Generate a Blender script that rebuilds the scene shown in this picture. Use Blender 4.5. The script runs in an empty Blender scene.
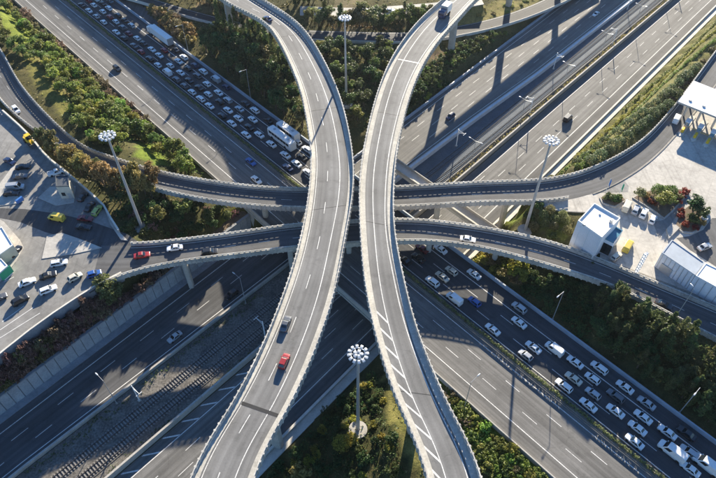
import bpy, math, random
import numpy as np
from mathutils import Vector, Matrix
random.seed(7); RNG = np.random.default_rng(7)
R = math.radians
scene = bpy.context.scene
col = scene.collection

# ------------------------------------------------------------------ camera
FPX, NADIR, CAMH = 620.0, 800.0, 136.0          # survey of the drone camera: focal length in photo pixels, nadir row, height
PITCH = math.pi/2 - math.atan((NADIR-239)/FPX)
cd = bpy.data.cameras.new('camera'); cam = bpy.data.objects.new('camera', cd); col.objects.link(cam)
cd.sensor_width = 36.0; cd.lens = 36.0*FPX/716.0; cd.clip_start = 1.0; cd.clip_end = 4000.0
cam.location = (0, 0, CAMH); cam.rotation_euler = (math.pi/2-PITCH, 0, 0)
scene.camera = cam

# ------------------------------------------------------------------ sky, sun, exposure
SUN_AZ, SUN_EL = R(13.0), R(18.4)
world = bpy.data.worlds.new('World'); scene.world = world; world.use_nodes = True
wn = world.node_tree.nodes; wl = world.node_tree.links
sky = wn.new('ShaderNodeTexSky'); sky.sky_type = 'NISHITA'; sky.sun_disc = False
sky.sun_elevation = SUN_EL; sky.sun_rotation = SUN_AZ; sky.air_density = 1.0; sky.dust_density = 0.0; sky.ozone_density = 6.0
bg = wn['Background']; bg.inputs[1].default_value = 0.075
wl.new(sky.outputs[0], bg.inputs[0])
sd = bpy.data.lights.new('sun', 'SUN'); sun = bpy.data.objects.new('sun', sd); col.objects.link(sun)
sd.energy = 5.0; sd.angle = R(0.55); sd.color = (1.0, 0.895, 0.71)
SUNV = Vector((math.sin(SUN_AZ)*math.cos(SUN_EL), math.cos(SUN_AZ)*math.cos(SUN_EL), math.sin(SUN_EL)))
sun.rotation_euler = SUNV.to_track_quat('Z', 'Y').to_euler(); sun.location = SUNV*400
scene.view_settings.view_transform = 'Standard'; scene.view_settings.look = 'None'
scene.view_settings.gamma = 1.0; scene.view_settings.exposure = 1.72
HAZE = 0.000038
scene.render.engine = 'CYCLES'; scene.cycles.volume_bounces = 0
scene.render.resolution_x, scene.render.resolution_y = 1024, 684
scene.cycles.max_bounces = 5; scene.cycles.diffuse_bounces = 3; scene.cycles.transparent_max_bounces = 6

# ------------------------------------------------------------------ survey: photo pixel + known height -> ground point
SP, CP = math.sin(PITCH), math.cos(PITCH)
def P(x, y, z):
    u, v = (x-358)/FPX, (y-239)/FPX
    d = (SP+v*CP); t = (CAMH-z)/d
    return np.array([t*u, t*(CP-v*SP)])
def PW(pts, z): return np.array([P(x, y, z) for x, y in pts])

# ------------------------------------------------------------------ materials
MATS = {}
def nodes(name):
    m = bpy.data.materials.new(name); m.use_nodes = True
    nt = m.node_tree; b = nt.nodes['Principled BSDF']; MATS[name] = m
    return m, nt, b
def ramp(nt, stops):
    r = nt.nodes.new('ShaderNodeValToRGB'); e = r.color_ramp.elements
    while len(e) < len(stops): e.new(0.5)
    for i, (p, c) in enumerate(stops): e[i].position = p; e[i].color = (*c, 1)
    return r
def noise(nt, scale, detail=4, rough=.6, vec=None):
    n = nt.nodes.new('ShaderNodeTexNoise'); n.inputs['Scale'].default_value = scale
    n.inputs['Detail'].default_value = detail; n.inputs['Roughness'].default_value = rough
    if vec: nt.links.new(vec, n.inputs['Vector'])
    return n
def mix(nt, a, b, fac, mode='MIX'):
    m = nt.nodes.new('ShaderNodeMix'); m.data_type = 'RGBA'; m.blend_type = mode
    for s, v in ((6, a), (7, b), (0, fac)):
        if hasattr(v, 'is_linked') or hasattr(v, 'links'): nt.links.new(v, m.inputs[s])
        elif isinstance(v, (int, float)): m.inputs[s].default_value = v
        else: m.inputs[s].default_value = (*v, 1)
    return m.outputs[2]
def worldpos(nt):
    return nt.nodes.new('ShaderNodeNewGeometry').outputs['Position']
def surf(name, c, rough=.8, var=.18, scale=.6, metal=0., spec=.3, fine=0., bump=0., slabs=0.):
    """plain surface with blotches at two sizes"""
    m, nt, b = nodes(name); wp = worldpos(nt)
    n1 = noise(nt, scale, 6, .65, wp)
    lo = tuple(x*(1-var) for x in c); hi = tuple(min(1, x*(1+var)) for x in c)
    r = ramp(nt, [(.3, lo), (.7, hi)]); nt.links.new(n1.outputs[0], r.inputs[0]); out = r.outputs[0]
    if fine:
        n2 = noise(nt, scale*9, 3, .6, wp)
        r2 = ramp(nt, [(.3, (1-fine,)*3), (.7, (1+fine*.6,)*3)]); nt.links.new(n2.outputs[0], r2.inputs[0])
        out = mix(nt, out, r2.outputs[0], 1.0, 'MULTIPLY')
    if slabs:
        out = worn(nt, out, wp, .04, .92); rt = nt.nodes.new('ShaderNodeMapping'); rt.inputs['Rotation'].default_value = (0, 0, .55); nt.links.new(wp, rt.inputs[0])
        bk = nt.nodes.new('ShaderNodeTexBrick'); bk.offset = .0; bk.inputs['Scale'].default_value = 1.0; bk.inputs['Brick Width'].default_value = slabs; bk.inputs['Row Height'].default_value = slabs; bk.inputs['Mortar Size'].default_value = .035
        bk.inputs[1].default_value = (1, 1, 1, 1); bk.inputs[2].default_value = (.93, .93, .93, 1); bk.inputs[3].default_value = (.74, .74, .74, 1); nt.links.new(rt.outputs[0], bk.inputs[0]); out = mix(nt, out, bk.outputs[0], 1.0, 'MULTIPLY')
        ty = nt.nodes.new('ShaderNodeMapping'); ty.inputs['Rotation'].default_value = (0, 0, 1.1); ty.inputs['Scale'].default_value = (.9, .05, 1); nt.links.new(wp, ty.inputs[0])
        n9 = noise(nt, 1.0, 3, .6, ty.outputs[0]); r9 = ramp(nt, [(.52, (1,)*3), (.70, (.78,)*3)]); nt.links.new(n9.outputs[0], r9.inputs[0]); out = mix(nt, out, r9.outputs[0], 1.0, 'MULTIPLY')
    nt.links.new(out, b.inputs['Base Color'])
    b.inputs['Roughness'].default_value = rough; b.inputs['Metallic'].default_value = metal
    b.inputs['Specular IOR Level'].default_value = spec
    if bump:
        bp = nt.nodes.new('ShaderNodeBump'); bp.inputs['Strength'].default_value = bump; bp.inputs['Distance'].default_value = .1
        nb = noise(nt, scale*6, 4, .6, wp); nt.links.new(nb.outputs[0], bp.inputs['Height']); nt.links.new(bp.outputs[0], b.inputs['Normal'])
    return m
def worn(nt, o, wp, crack=.07, dark=.86):
    n3 = noise(nt, .45, 3, .55, wp); r6 = ramp(nt, [(.55, (1,)*3), (.74, (.80,)*3)]); nt.links.new(n3.outputs[0], r6.inputs[0]); o = mix(nt, o, r6.outputs[0], 1.0, 'MULTIPLY')
    nd = noise(nt, .5, 2, .5, wp); ad = nt.nodes.new('ShaderNodeVectorMath'); ad.operation = 'MULTIPLY_ADD'; ad.inputs[1].default_value = (3, 3, 3)
    nt.links.new(nd.outputs[1], ad.inputs[0]); nt.links.new(wp, ad.inputs[2])
    vo = nt.nodes.new('ShaderNodeTexVoronoi'); vo.feature = 'DISTANCE_TO_EDGE'; vo.inputs['Scale'].default_value = crack; nt.links.new(ad.outputs[0], vo.inputs['Vector'])
    r7 = ramp(nt, [(.003, (dark,)*3), (.007, (1,)*3)]); nt.links.new(vo.outputs[0], r7.inputs[0]); return mix(nt, o, r7.outputs[0], 1.0, 'MULTIPLY')
def asphalt(name, c, lane=3.5, off=0., wear=.22):
    """tarmac: blotches, streaks drawn out along the driving direction (UV in metres), wheel tracks, sealed cracks"""
    m, nt, b = nodes(name); wp = worldpos(nt)
    uv = nt.nodes.new('ShaderNodeUVMap').outputs[0]
    mp = nt.nodes.new('ShaderNodeMapping'); mp.inputs['Scale'].default_value = (1.6, .022, 1); nt.links.new(uv, mp.inputs[0])
    st = noise(nt, 1.0, 5, .6, mp.outputs[0])
    mp2 = nt.nodes.new('ShaderNodeMapping'); mp2.inputs['Scale'].default_value = (.28, .008, 1); nt.links.new(uv, mp2.inputs[0])
    st2 = noise(nt, 1.0, 3, .5, mp2.outputs[0])
    n1 = noise(nt, .09, 5, .6, wp); n2 = noise(nt, 3.0, 4, .7, wp)
    lo = tuple(x*(1-wear) for x in c); hi = tuple(x*(1+wear) for x in c)
    r1 = ramp(nt, [(.32, lo), (.68, hi)]); nt.links.new(st.outputs[0], r1.inputs[0])
    r2 = ramp(nt, [(.3, (.80,)*3), (.7, (1.16,)*3)]); nt.links.new(n1.outputs[0], r2.inputs[0])
    r3 = ramp(nt, [(.3, (.90,)*3), (.7, (1.08,)*3)]); nt.links.new(n2.outputs[0], r3.inputs[0])
    r4 = ramp(nt, [(.35, (.84,)*3), (.65, (1.1,)*3)]); nt.links.new(st2.outputs[0], r4.inputs[0])
    o = mix(nt, r1.outputs[0], r2.outputs[0], 1.0, 'MULTIPLY'); o = mix(nt, o, r3.outputs[0], 1.0, 'MULTIPLY'); o = mix(nt, o, r4.outputs[0], 1.0, 'MULTIPLY')
    o = worn(nt, o, wp)
    sx = nt.nodes.new('ShaderNodeSeparateXYZ'); nt.links.new(uv, sx.inputs[0])
    m1 = nt.nodes.new('ShaderNodeMath'); m1.operation = 'MULTIPLY'; m1.inputs[1].default_value = 2*math.pi*2/lane; nt.links.new(sx.outputs[0], m1.inputs[0])
    m2 = nt.nodes.new('ShaderNodeMath'); m2.operation = 'SINE'; nt.links.new(m1.outputs[0], m2.inputs[0])
    r5 = ramp(nt, [(.0, (.93,)*3), (.6, (1.03,)*3)]); nt.links.new(m2.outputs[0], r5.inputs[0]); o = mix(nt, o, r5.outputs[0], 1.0, 'MULTIPLY')
    nt.links.new(o, b.inputs['Base Color']); b.inputs['Roughness'].default_value = .82; b.inputs['Specular IOR Level'].default_value = .22
    return m
def leafmat(name, dark, light, transl=.42, hue=.05):
    dark = tuple(v*1.3 for v in dark); light = tuple(v*2.2 for v in light)
    m, nt, b = nodes(name)
    g = nt.nodes.new('ShaderNodeNewGeometry'); oi = nt.nodes.new('ShaderNodeObjectInfo')
    r = ramp(nt, [(0, dark), (1, light)]); nt.links.new(g.outputs['Random Per Island'], r.inputs[0])
    hs = nt.nodes.new('ShaderNodeHueSaturation'); nt.links.new(r.outputs[0], hs.inputs['Color'])
    mr = nt.nodes.new('ShaderNodeMapRange'); mr.inputs[3].default_value = .5-hue; mr.inputs[4].default_value = .5+hue
    nt.links.new(oi.outputs['Random'], mr.inputs[0]); nt.links.new(mr.outputs[0], hs.inputs['Hue'])
    mv = nt.nodes.new('ShaderNodeMapRange'); mv.inputs[3].default_value = .7; mv.inputs[4].default_value = 1.25
    ma = nt.nodes.new('ShaderNodeMath'); ma.operation = 'FRACT'; mb = nt.nodes.new('ShaderNodeMath'); mb.operation = 'MULTIPLY'; mb.inputs[1].default_value = 7.31
    nt.links.new(oi.outputs['Random'], mb.inputs[0]); nt.links.new(mb.outputs[0], ma.inputs[0]); nt.links.new(ma.outputs[0], mv.inputs[0])
    nt.links.new(mv.outputs[0], hs.inputs['Value'])
    nt.links.new(hs.outputs[0], b.inputs['Base Color']); b.inputs['Roughness'].default_value = .5; b.inputs['Specular IOR Level'].default_value = .22
    tr = nt.nodes.new('ShaderNodeBsdfTranslucent'); nt.links.new(hs.outputs[0], tr.inputs[0])
    ms = nt.nodes.new('ShaderNodeMixShader'); ms.inputs[0].default_value = transl
    nt.links.new(b.outputs[0], ms.inputs[1]); nt.links.new(tr.outputs[0], ms.inputs[2])
    nt.links.new(ms.outputs[0], nt.nodes['Material Output'].inputs[0])
    return m
def paint(name, c, rough=.28, metal=0.):
    m, nt, b = nodes(name); b.inputs['Base Color'].default_value = (*c, 1); b.inputs['Roughness'].default_value = rough
    b.inputs['Metallic'].default_value = metal; b.inputs['Coat Weight'].default_value = .5; b.inputs['Coat Roughness'].default_value = .08
    n = noise(nt, 2.5, 3, .6, worldpos(nt)); r = ramp(nt, [(.35, tuple(x*.86 for x in c)), (.65, c)])
    nt.links.new(n.outputs[0], r.inputs[0]); nt.links.new(r.outputs[0], b.inputs['Base Color'])
    return m

asphalt('tarmac_flyover', (.190, .187, .182), wear=.09)
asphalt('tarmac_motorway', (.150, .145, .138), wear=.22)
asphalt('tarmac_ramp', (.105, .105, .108), wear=.15)
asphalt('tarmac_shaded', (.088, .088, .090), wear=.2)
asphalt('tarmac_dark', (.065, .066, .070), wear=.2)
asphalt('tarmac_shoulder', (.095, .092, .090), wear=.15)
surf('concrete', (.40, .375, .335), .85, .16, .5, fine=.16)
surf('concrete_pale', (.56, .53, .47), .85, .14, .5, fine=.14)
surf('parapet_concrete', (.44, .42, .38), .85, .3, .22, fine=.26)
surf('walkway_concrete', (.45, .43, .385), .85, .18, .3, fine=.2)
surf('concrete_wall', (.26, .265, .275), .85, .22, .35, fine=.15)
surf('retaining_panel', (.33, .34, .35), .85, .2, .3, fine=.15)
surf('steel_dull', (.16, .165, .17), .6, .15, .8, metal=.3)
surf('concrete_dirty', (.24, .225, .20), .9, .28, .4, fine=.25)
surf('plaza_concrete', (.225, .218, .206), .85, .24, .10, fine=.2, slabs=7.)
surf('island_concrete', (.40, .38, .345), .85, .15, .2, fine=.15)
surf('plaza_pale', (.45, .42, .375), .85, .17, .12, fine=.14, slabs=6.)
surf('roof_white', (.74, .74, .73), .7, .06, .3, fine=.05)
surf('wall_white', (.66, .67, .69), .7, .08, .3, fine=.05)
surf('wall_cream', (.50, .46, .38), .8, .1, .4, fine=.06)
surf('metal_grey', (.42, .43, .44), .5, .08, 1.0, metal=.5)
surf('metal_dark', (.09, .10, .11), .5, .1, 1.0, metal=.3)
surf('metal_white', (.72, .73, .73), .45, .05, 1.0)
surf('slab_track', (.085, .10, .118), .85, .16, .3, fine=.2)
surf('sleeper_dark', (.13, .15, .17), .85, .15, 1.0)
surf('ballast', (.150, .138, .122), .95, .3, .25, fine=.5, bump=.5)
surf('sleeper', (.24, .225, .205), .9, .15, 1.5, fine=.2)
surf('rail_steel', (.07, .062, .058), .8, .2, 1.0, metal=.0)
surf('bark', (.10, .075, .055), .95, .25, 2.0)
surf('line_white', (.66, .65, .62), .7, .20, .5, fine=.35)
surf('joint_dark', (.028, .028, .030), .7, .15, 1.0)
surf('joint_pale', (.62, .60, .55), .7, .1, 1.0)
surf('barrier_blue', (.33, .37, .42), .5, .12, .5)
surf('fence_pale', (.50, .53, .56), .6, .14, .4, fine=.15)
surf('soil', (.15, .11, .075), .95, .25, .5, fine=.3)
surf('rubber', (.018, .018, .019), .8, .1, 2.0)
surf('green_paint', (.02, .30, .16), .5, .08, 1.0)
surf('blue_paint', (.05, .16, .42), .45, .08, 1.0)
surf('yellow_paint', (.72, .44, .03), .5, .08, 1.0)
surf('orange_paint', (.62, .22, .08), .6, .1, 1.0)
surf('red_flower', (.46, .06, .03), .8, .25, 2.0)
m, nt, b = nodes('glass_dark'); b.inputs['Base Color'].default_value = (.014, .018, .022, 1); b.inputs['Roughness'].default_value = .06; b.inputs['Specular IOR Level'].default_value = .6
m, nt, b = nodes('glass_blue'); b.inputs['Base Color'].default_value = (.10, .22, .30, 1); b.inputs['Roughness'].default_value = .1
m, nt, b = nodes('lamp_glass'); b.inputs['Base Color'].default_value = (.52, .54, .56, 1); b.inputs['Roughness'].default_value = .35
m, nt, b = nodes('tail_red'); b.inputs['Base Color'].default_value = (.35, .015, .01, 1); b.inputs['Roughness'].default_value = .25
for n, c in dict(white=(.78, .78, .77), silver=(.45, .46, .47), cream=(.62, .57, .46), grey=(.13, .135, .145), black=(.016, .017, .02), red=(.30, .025, .025), maroon=(.16, .012, .02),
                 blue=(.03, .10, .34), navy=(.015, .03, .09), yellow=(.60, .46, .07), lime=(.36, .42, .09)).items():
    paint('paint_'+n, c, .3, .35 if n in ('silver', 'grey') else 0)
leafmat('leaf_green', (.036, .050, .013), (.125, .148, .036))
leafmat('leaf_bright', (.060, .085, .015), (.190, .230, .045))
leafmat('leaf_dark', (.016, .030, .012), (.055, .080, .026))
leafmat('leaf_olive', (.050, .055, .022), (.125, .125, .050))
leafmat('leaf_brown', (.060, .048, .030), (.155, .125, .080))
leafmat('leaf_autumn', (.075, .060, .018), (.185, .140, .056), hue=.03)
leafmat('leaf_purple', (.060, .034, .034), (.170, .105, .090), hue=.03)
leafmat('leaf_yellow', (.08, .080, .014), (.22, .20, .035), hue=.03)
leafmat('leaf_red', (.09, .020, .014), (.145, .034, .022), hue=.02)
leafmat('leaf_sage', (.034, .050, .024), (.080, .100, .048), hue=.02)
leafmat('leaf_cypress', (.022, .034, .012), (.085, .100, .036))
leafmat('leaf_grass', (.07, .085, .022), (.19, .19, .06))
M = MATS

# ------------------------------------------------------------------ building blocks
def tag(o, label=None, cat=None, group=None, kind=None):
    if label: o['label'] = label
    if cat: o['category'] = cat
    if group: o['group'] = group
    if kind: o['kind'] = kind
    return o
def empty(name, loc=(0, 0, 0), rz=0.):
    o = bpy.data.objects.new(name, None); o.empty_display_size = .5; o.location = loc; o.rotation_euler = (0, 0, rz); col.objects.link(o); return o
def link(name, me, parent=None, loc=None, rot=None, scale=None):
    o = bpy.data.objects.new(name, me); col.objects.link(o)
    if parent: o.parent = parent
    if loc is not None: o.location = loc
    if rot is not None: o.rotation_euler = rot
    if scale is not None: o.scale = scale
    return o
class MB:
    """collects vertices and faces; build() links them as one mesh object"""
    def __init__(s): s.v = []; s.f = []; s.uv = []
    def add(s, vs, fs, uvs=None):
        k = len(s.v); s.v += [tuple(map(float, q)) for q in vs]; s.f += [tuple(i+k for i in f) for f in fs]
        s.uv += list(uvs) if uvs is not None else [(0, 0)]*len(vs); return s
    def box(s, c, d, rz=0.):
        x, y, z = (q/2 for q in d); ca, sa = math.cos(rz), math.sin(rz); vs = []
        for dz in (-z, z):
            for dx, dy in ((-x, -y), (x, -y), (x, y), (-x, y)): vs.append((c[0]+dx*ca-dy*sa, c[1]+dx*sa+dy*ca, c[2]+dz))
        return s.add(vs, [(3, 2, 1, 0), (4, 5, 6, 7), (0, 1, 5, 4), (1, 2, 6, 5), (2, 3, 7, 6), (3, 0, 4, 7)])
    def tube(s, a, b, r0, r1=None, n=8, cap=True):
        a, b = Vector(a), Vector(b); r1 = r0 if r1 is None else r1
        q = (b-a).to_track_quat('Z', 'Y'); vs = []
        for p, r in ((a, r0), (b, r1)):
            for i in range(n):
                t = 2*math.pi*i/n; vs.append(p+q@Vector((r*math.cos(t), r*math.sin(t), 0)))
        fs = [(i, (i+1) % n, n+(i+1) % n, n+i) for i in range(n)]
        if cap: fs += [tuple(range(n-1, -1, -1)), tuple(range(n, 2*n))]
        return s.add(vs, fs)
    def prism(s, poly, z0, z1):
        n = len(poly); vs = [(x, y, z0) for x, y in poly]+[(x, y, z1) for x, y in poly]
        ar = sum(poly[i][0]*poly[(i+1) % n][1]-poly[(i+1) % n][0]*poly[i][1] for i in range(n))
        if ar < 0: vs = [(x, y, z0) for x, y in poly[::-1]]+[(x, y, z1) for x, y in poly[::-1]]
        return s.add(vs, [tuple(range(n-1, -1, -1)), tuple(range(n, 2*n))]+[(i, (i+1) % n, n+(i+1) % n, n+i) for i in range(n)], [(v[0], v[1]) for v in vs])
    def mesh(s, name, mat, smooth=False):
        me = bpy.data.meshes.new(name); me.from_pydata(s.v, [], s.f)
        if mat: me.materials.append(M[mat] if isinstance(mat, str) else mat)
        u = me.uv_layers.new(name='UVMap'); li = np.empty(len(me.loops), np.int32); me.loops.foreach_get('vertex_index', li)
        u.data.foreach_set('uv', np.array(s.uv, np.float32)[li].ravel())
        if smooth: me.polygons.foreach_set('use_smooth', np.ones(len(me.polygons), bool))
        me.update(); return me
    def build(s, name, mat, parent=None, smooth=False, **k): return link(name, s.mesh(name, mat, smooth), parent, **k)

def resample(p, n):
    """smooth curve (Catmull-Rom) through the points, n points at even spacing"""
    p = np.asarray(p, float)
    if len(p) == 2:
        t = np.linspace(0, 1, n)[:, None]; return p[0]*(1-t)+p[1]*t
    q = np.vstack([2*p[0]-p[1], p, 2*p[-1]-p[-2]]); out = []
    for i in range(1, len(q)-2):
        t = np.linspace(0, 1, 24, endpoint=False)[:, None]; a, b, c, d = q[i-1:i+3]
        out.append(.5*((2*b)+(c-a)*t+(2*a-5*b+4*c-d)*t*t+(3*b-a-3*c+d)*t**3))
    out = np.vstack(out+[p[-1:]]); s = np.r_[0, np.cumsum(np.linalg.norm(np.diff(out, axis=0), axis=1))]
    t = np.linspace(0, s[-1], n); return np.stack([np.interp(t, s, out[:, 0]), np.interp(t, s, out[:, 1])], 1)
def smooth(a, k):
    w = np.ones(2*k+1)/(2*k+1)
    e = np.vstack([2*a[:1]-a[1:k+1][::-1], a, 2*a[-1:]-a[-k-1:-1][::-1]])
    return np.stack([np.convolve(e[:, i], w, 'valid') for i in range(2)], 1)
class Strip:
    """a road between a left and a right edge; offsets are metres from the left edge (f = 0) or from the right (f = 1)"""
    def __init__(s, L, Rr, z, ds=2.0, sm=0):
        L, Rr = np.asarray(L, float), np.asarray(Rr, float)
        ln = np.linalg.norm(np.diff(L, axis=0), axis=1).sum(); n = max(4, int(ln/ds)+1)
        s.L, s.R = resample(L, n), resample(Rr, n)
        if sm: s.L, s.R = smooth(s.L, sm), smooth(s.R, sm)
        s.n = n; s.z = np.full(n, z, float) if np.isscalar(z) else np.interp(np.linspace(0, 1, n), np.linspace(0, 1, len(z)), z)
        d = s.R-s.L; s.w = np.linalg.norm(d, axis=1); s.u = d/s.w[:, None]
        c = (s.L+s.R)/2; s.c = c; s.s = np.r_[0, np.cumsum(np.linalg.norm(np.diff(c, axis=0), axis=1))]
        s.t = np.gradient(c, axis=0); s.t /= np.linalg.norm(s.t, axis=1)[:, None]
    def at(s, f, o): return s.L+s.u*(f*s.w+o)[:, None]
    def pos(s, sv, f, o, dz=0.):
        a = s.at(f, o); return np.array([np.interp(sv, s.s, a[:, 0]), np.interp(sv, s.s, a[:, 1]), np.interp(sv, s.s, s.z)+dz])
    def head(s, sv): return math.atan2(np.interp(sv, s.s, s.t[:, 1]), np.interp(sv, s.s, s.t[:, 0]))
    def near(s, p):
        i = int(np.argmin(((s.c-p)**2).sum(1))); return s.s[i]
    def sweep(s, prof, i0=0, i1=None, mb=None, closed=True, zs=None):
        """prof: (f, offset, dz) going round the section; walls that stay clear of both ends of the strip are capped"""
        mb = mb or MB(); i1 = s.n if i1 is None else i1; k = len(prof); vs = []; uv = []; z = s.z if zs is None else zs
        A = [s.at(f, o) for f, o, _ in prof]
        for i in range(i0, i1):
            for j, (f, o, dz) in enumerate(prof):
                vs.append((A[j][i, 0], A[j][i, 1], z[i]+dz)); uv.append((f*s.w[i]+o, s.s[i]))
        fs = []
        for i in range(i1-i0-1):
            for j in range(k if closed else k-1):
                a, b = i*k+j, i*k+(j+1) % k; fs.append((a, b, b+k, a+k))
        if closed: fs += [tuple(range(k-1, -1, -1)), tuple(range((i1-i0-1)*k, (i1-i0)*k))]
        mb.add(vs, fs, uv); return mb
    def poly(s, m0=0., m1=0.): return np.vstack([s.at(0, -m0), s.at(1, m1)[::-1]])
def inpoly(poly, X, Y):
    poly = np.asarray(poly); r = np.zeros(np.shape(X), bool); n = len(poly); j = n-1
    for i in range(n):
        xi, yi = poly[i]; xj, yj = poly[j]
        c = ((yi > Y) != (yj > Y)) & (X < (xj-xi)*(Y-yi)/((yj-yi) if yj != yi else 1e-12)+xi); r ^= c; j = i
    return r
def ordinal(n):
    w = 'first second third fourth fifth sixth seventh eighth ninth tenth eleventh twelfth thirteenth fourteenth fifteenth sixteenth seventeenth eighteenth nineteenth twentieth'.split()
    if n == 100: return 'hundredth'
    if n > 100: return 'hundred-and-'+ordinal(n-100)
    if n <= 20: return w[n-1]
    t = 'x x twenty thirty forty fifty sixty seventy eighty ninety'.split()[n//10]
    return t[:-1]+'ieth' if n % 10 == 0 else t+'-'+w[n % 10-1]

# ------------------------------------------------------------------ the road plan
# two straight motorways that cross: M (upper left to lower right, on a bridge at +7) and N (lower left to upper right, at 0, railway in its middle)
ZM, ZN, ZR, ZF = 7.0, 0.0, 14.0, 23.0
OM = np.array([-143.1, 255.6]); AM = R(-47.5); TM = np.array([math.cos(AM), math.sin(AM)]); NM = np.array([-TM[1], TM[0]])
ON = np.array([-82.4, 62.5]); AN = R(49.2); TN = np.array([math.cos(AN), math.sin(AN)]); NN = np.array([-TN[1], TN[0]])
def mpt(s, o): return OM+TM*s+NM*o
def npt(s, o): return ON+TN*s+NN*o
def m_so(p): d = np.asarray(p)-OM; return d@TM, d@NM
def n_so(p): d = np.asarray(p)-ON; return d@TN, d@NN
def m_strip(o0, o1, s0=-110., s1=400., z=ZM, ds=4.0): return Strip([mpt(s0, o0), mpt(s1, o0)], [mpt(s0, o1), mpt(s1, o1)], z, ds)
def track(off): # polyline along N at an offset that changes with s
    S = np.arange(-90, 421, 6.0); return np.array([npt(a, off(a)) for a in S])
nb = lambda a: float(np.interp(a, [-90, 0, 40, 80, 134, 169, 211, 291, 420], [-11, -11.6, -13, -14.2, -14.8, -16.2, -18.8, -21, -23]))      # barrier between N1 and the railway
nt1 = lambda a: float(np.interp(a, [-90, 4, 36, 68, 135, 200, 290, 420], [-18.6, -19.2, -20, -21, -22, -24.0, -26, -28.5]))                      # first track
nw = lambda a: float(np.interp(a, [-90, 0, 100, 150, 200, 300, 420], [-27.4, -27.9, -30, -31.3, -32.3, -35, -37.5]))                            # wall between railway and N2
ncl = lambda a: float(np.interp(a, [-90, 0, 130, 300, 420], [-45.8, -46.0, -46.3, -48.3, -50]))                                                  # edge line of N2
# where M spans N
SB0 = float(m_so(npt(m_so(ON)[0]*0+120, 3.2))[0])
def cross_s(no, mo):  # s along M where N's line (offset no) meets M's line (offset mo)
    A = np.array([TM, -TN]).T; b = npt(0, no)-mpt(0, mo); return float(np.linalg.solve(A, b)[0])
MB0, MB1 = cross_s(3.4, 12.5), cross_s(-52.0, 12.5)

# flyovers: edges traced from the photo at deck height; beyond the frame they run on parallel to the motorways below
zt = ZF+1.0
def ext(p, d, ls): return [np.asarray(p)+np.asarray(d)*l for l in ls]
f1l = PW([(263, 20), (280.5, 44), (290.6, 65), (300.6, 90.5), (306.5, 120), (310.8, 150), (310, 180), (306, 210), (300, 240), (291.5, 270), (279, 305), (263.5, 343), (255.4, 360), (235, 398), (212.7, 436), (187.5, 476)], zt)
f1r = PW([(295.6, 20), (315.7, 45), (330.8, 73), (341, 98), (347, 120), (353.4, 155), (354.2, 185), (350.4, 213), (345, 240), (339, 275), (331, 305), (321, 335.5), (311, 360), (298, 391), (278, 428), (251.6, 478)], zt)
c0 = (f1l[0]+f1r[0])/2; dm = -TM
k1 = np.array([-41.5, 48.5]); e1 = [c0+np.array([-17.0, 17.8]), c0+k1, c0+k1+dm*70, c0+k1+dm*160]  # unseen far end of this flyover, shifted to set where its shadow falls
dirs = [(-.72, .70), (-.70, .71), tuple(dm), tuple(dm)]
le = [c+5.8*np.array([-d[1], d[0]]) for c, d in zip(e1, dirs)]; re_ = [c-5.8*np.array([-d[1], d[0]]) for c, d in zip(e1, dirs)]
f1l = np.vstack([le[::-1], f1l]); f1r = np.vstack([re_[::-1], f1r])
cb = (f1l[-1]+f1r[-1])/2; h = f1r[-1]-f1l[-1]; h /= np.linalg.norm(h); dd = np.array([h[1], -h[0]])
f1l = np.vstack([f1l, cb-h*5.9+dd*25, cb-h*5.9-TN*5+dd*75]); f1r = np.vstack([f1r, cb+h*5.9+dd*25, cb+h*5.9-TN*5+dd*75])
F1 = Strip(f1l[::-1], f1r[::-1], ZF, 2.0, 4)        # runs from the bottom of the photo to the top; left edge stays on the left
f2l = PW([(424, 15), (402.7, 40), (387.6, 65), (376, 95.5), (369.5, 120), (362.4, 152.7), (359.2, 180), (358.8, 203), (360, 230), (361.5, 255), (364, 280), (370.5, 315), (378.6, 348), (381.5, 358), (392.7, 390), (407.7, 427), (429, 476)], zt)
f2r = PW([(460, 17), (440.4, 38.5), (422.8, 65), (411, 93), (403.5, 120), (396.6, 155), (394, 188), (394, 220.5), (396, 240), (399, 255), (402.7, 270), (412, 313), (424.5, 348), (428, 358), (445.4, 398), (465.5, 438), (484.4, 476)], zt)
e2 = [np.array([43.5, 230.5]), np.array([65, 256.0]), np.array([65, 256.0])+TN*70, np.array([65, 256.0])+TN*190]
le = [c+NN*5.0 for c in e2]; re_ = [c-NN*5.0 for c in e2]
f2l = np.vstack([le[::-1], f2l]); f2r = np.vstack([re_[::-1], f2r])
cb = (f2l[-1]+f2r[-1])/2; h = f2r[-1]-f2l[-1]; h /= np.linalg.norm(h); dd = np.array([h[1], -h[0]])
f2l = np.vstack([f2l, cb-h*4.9+dd*25, cb-h*4.9+TM*6+dd*75]); f2r = np.vstack([f2r, cb+h*4.9+dd*25, cb+h*4.9+TM*6+dd*75])
F2 = Strip(f2l[::-1], f2r[::-1], ZF, 2.0, 4)
zr = ZR+.9
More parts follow.
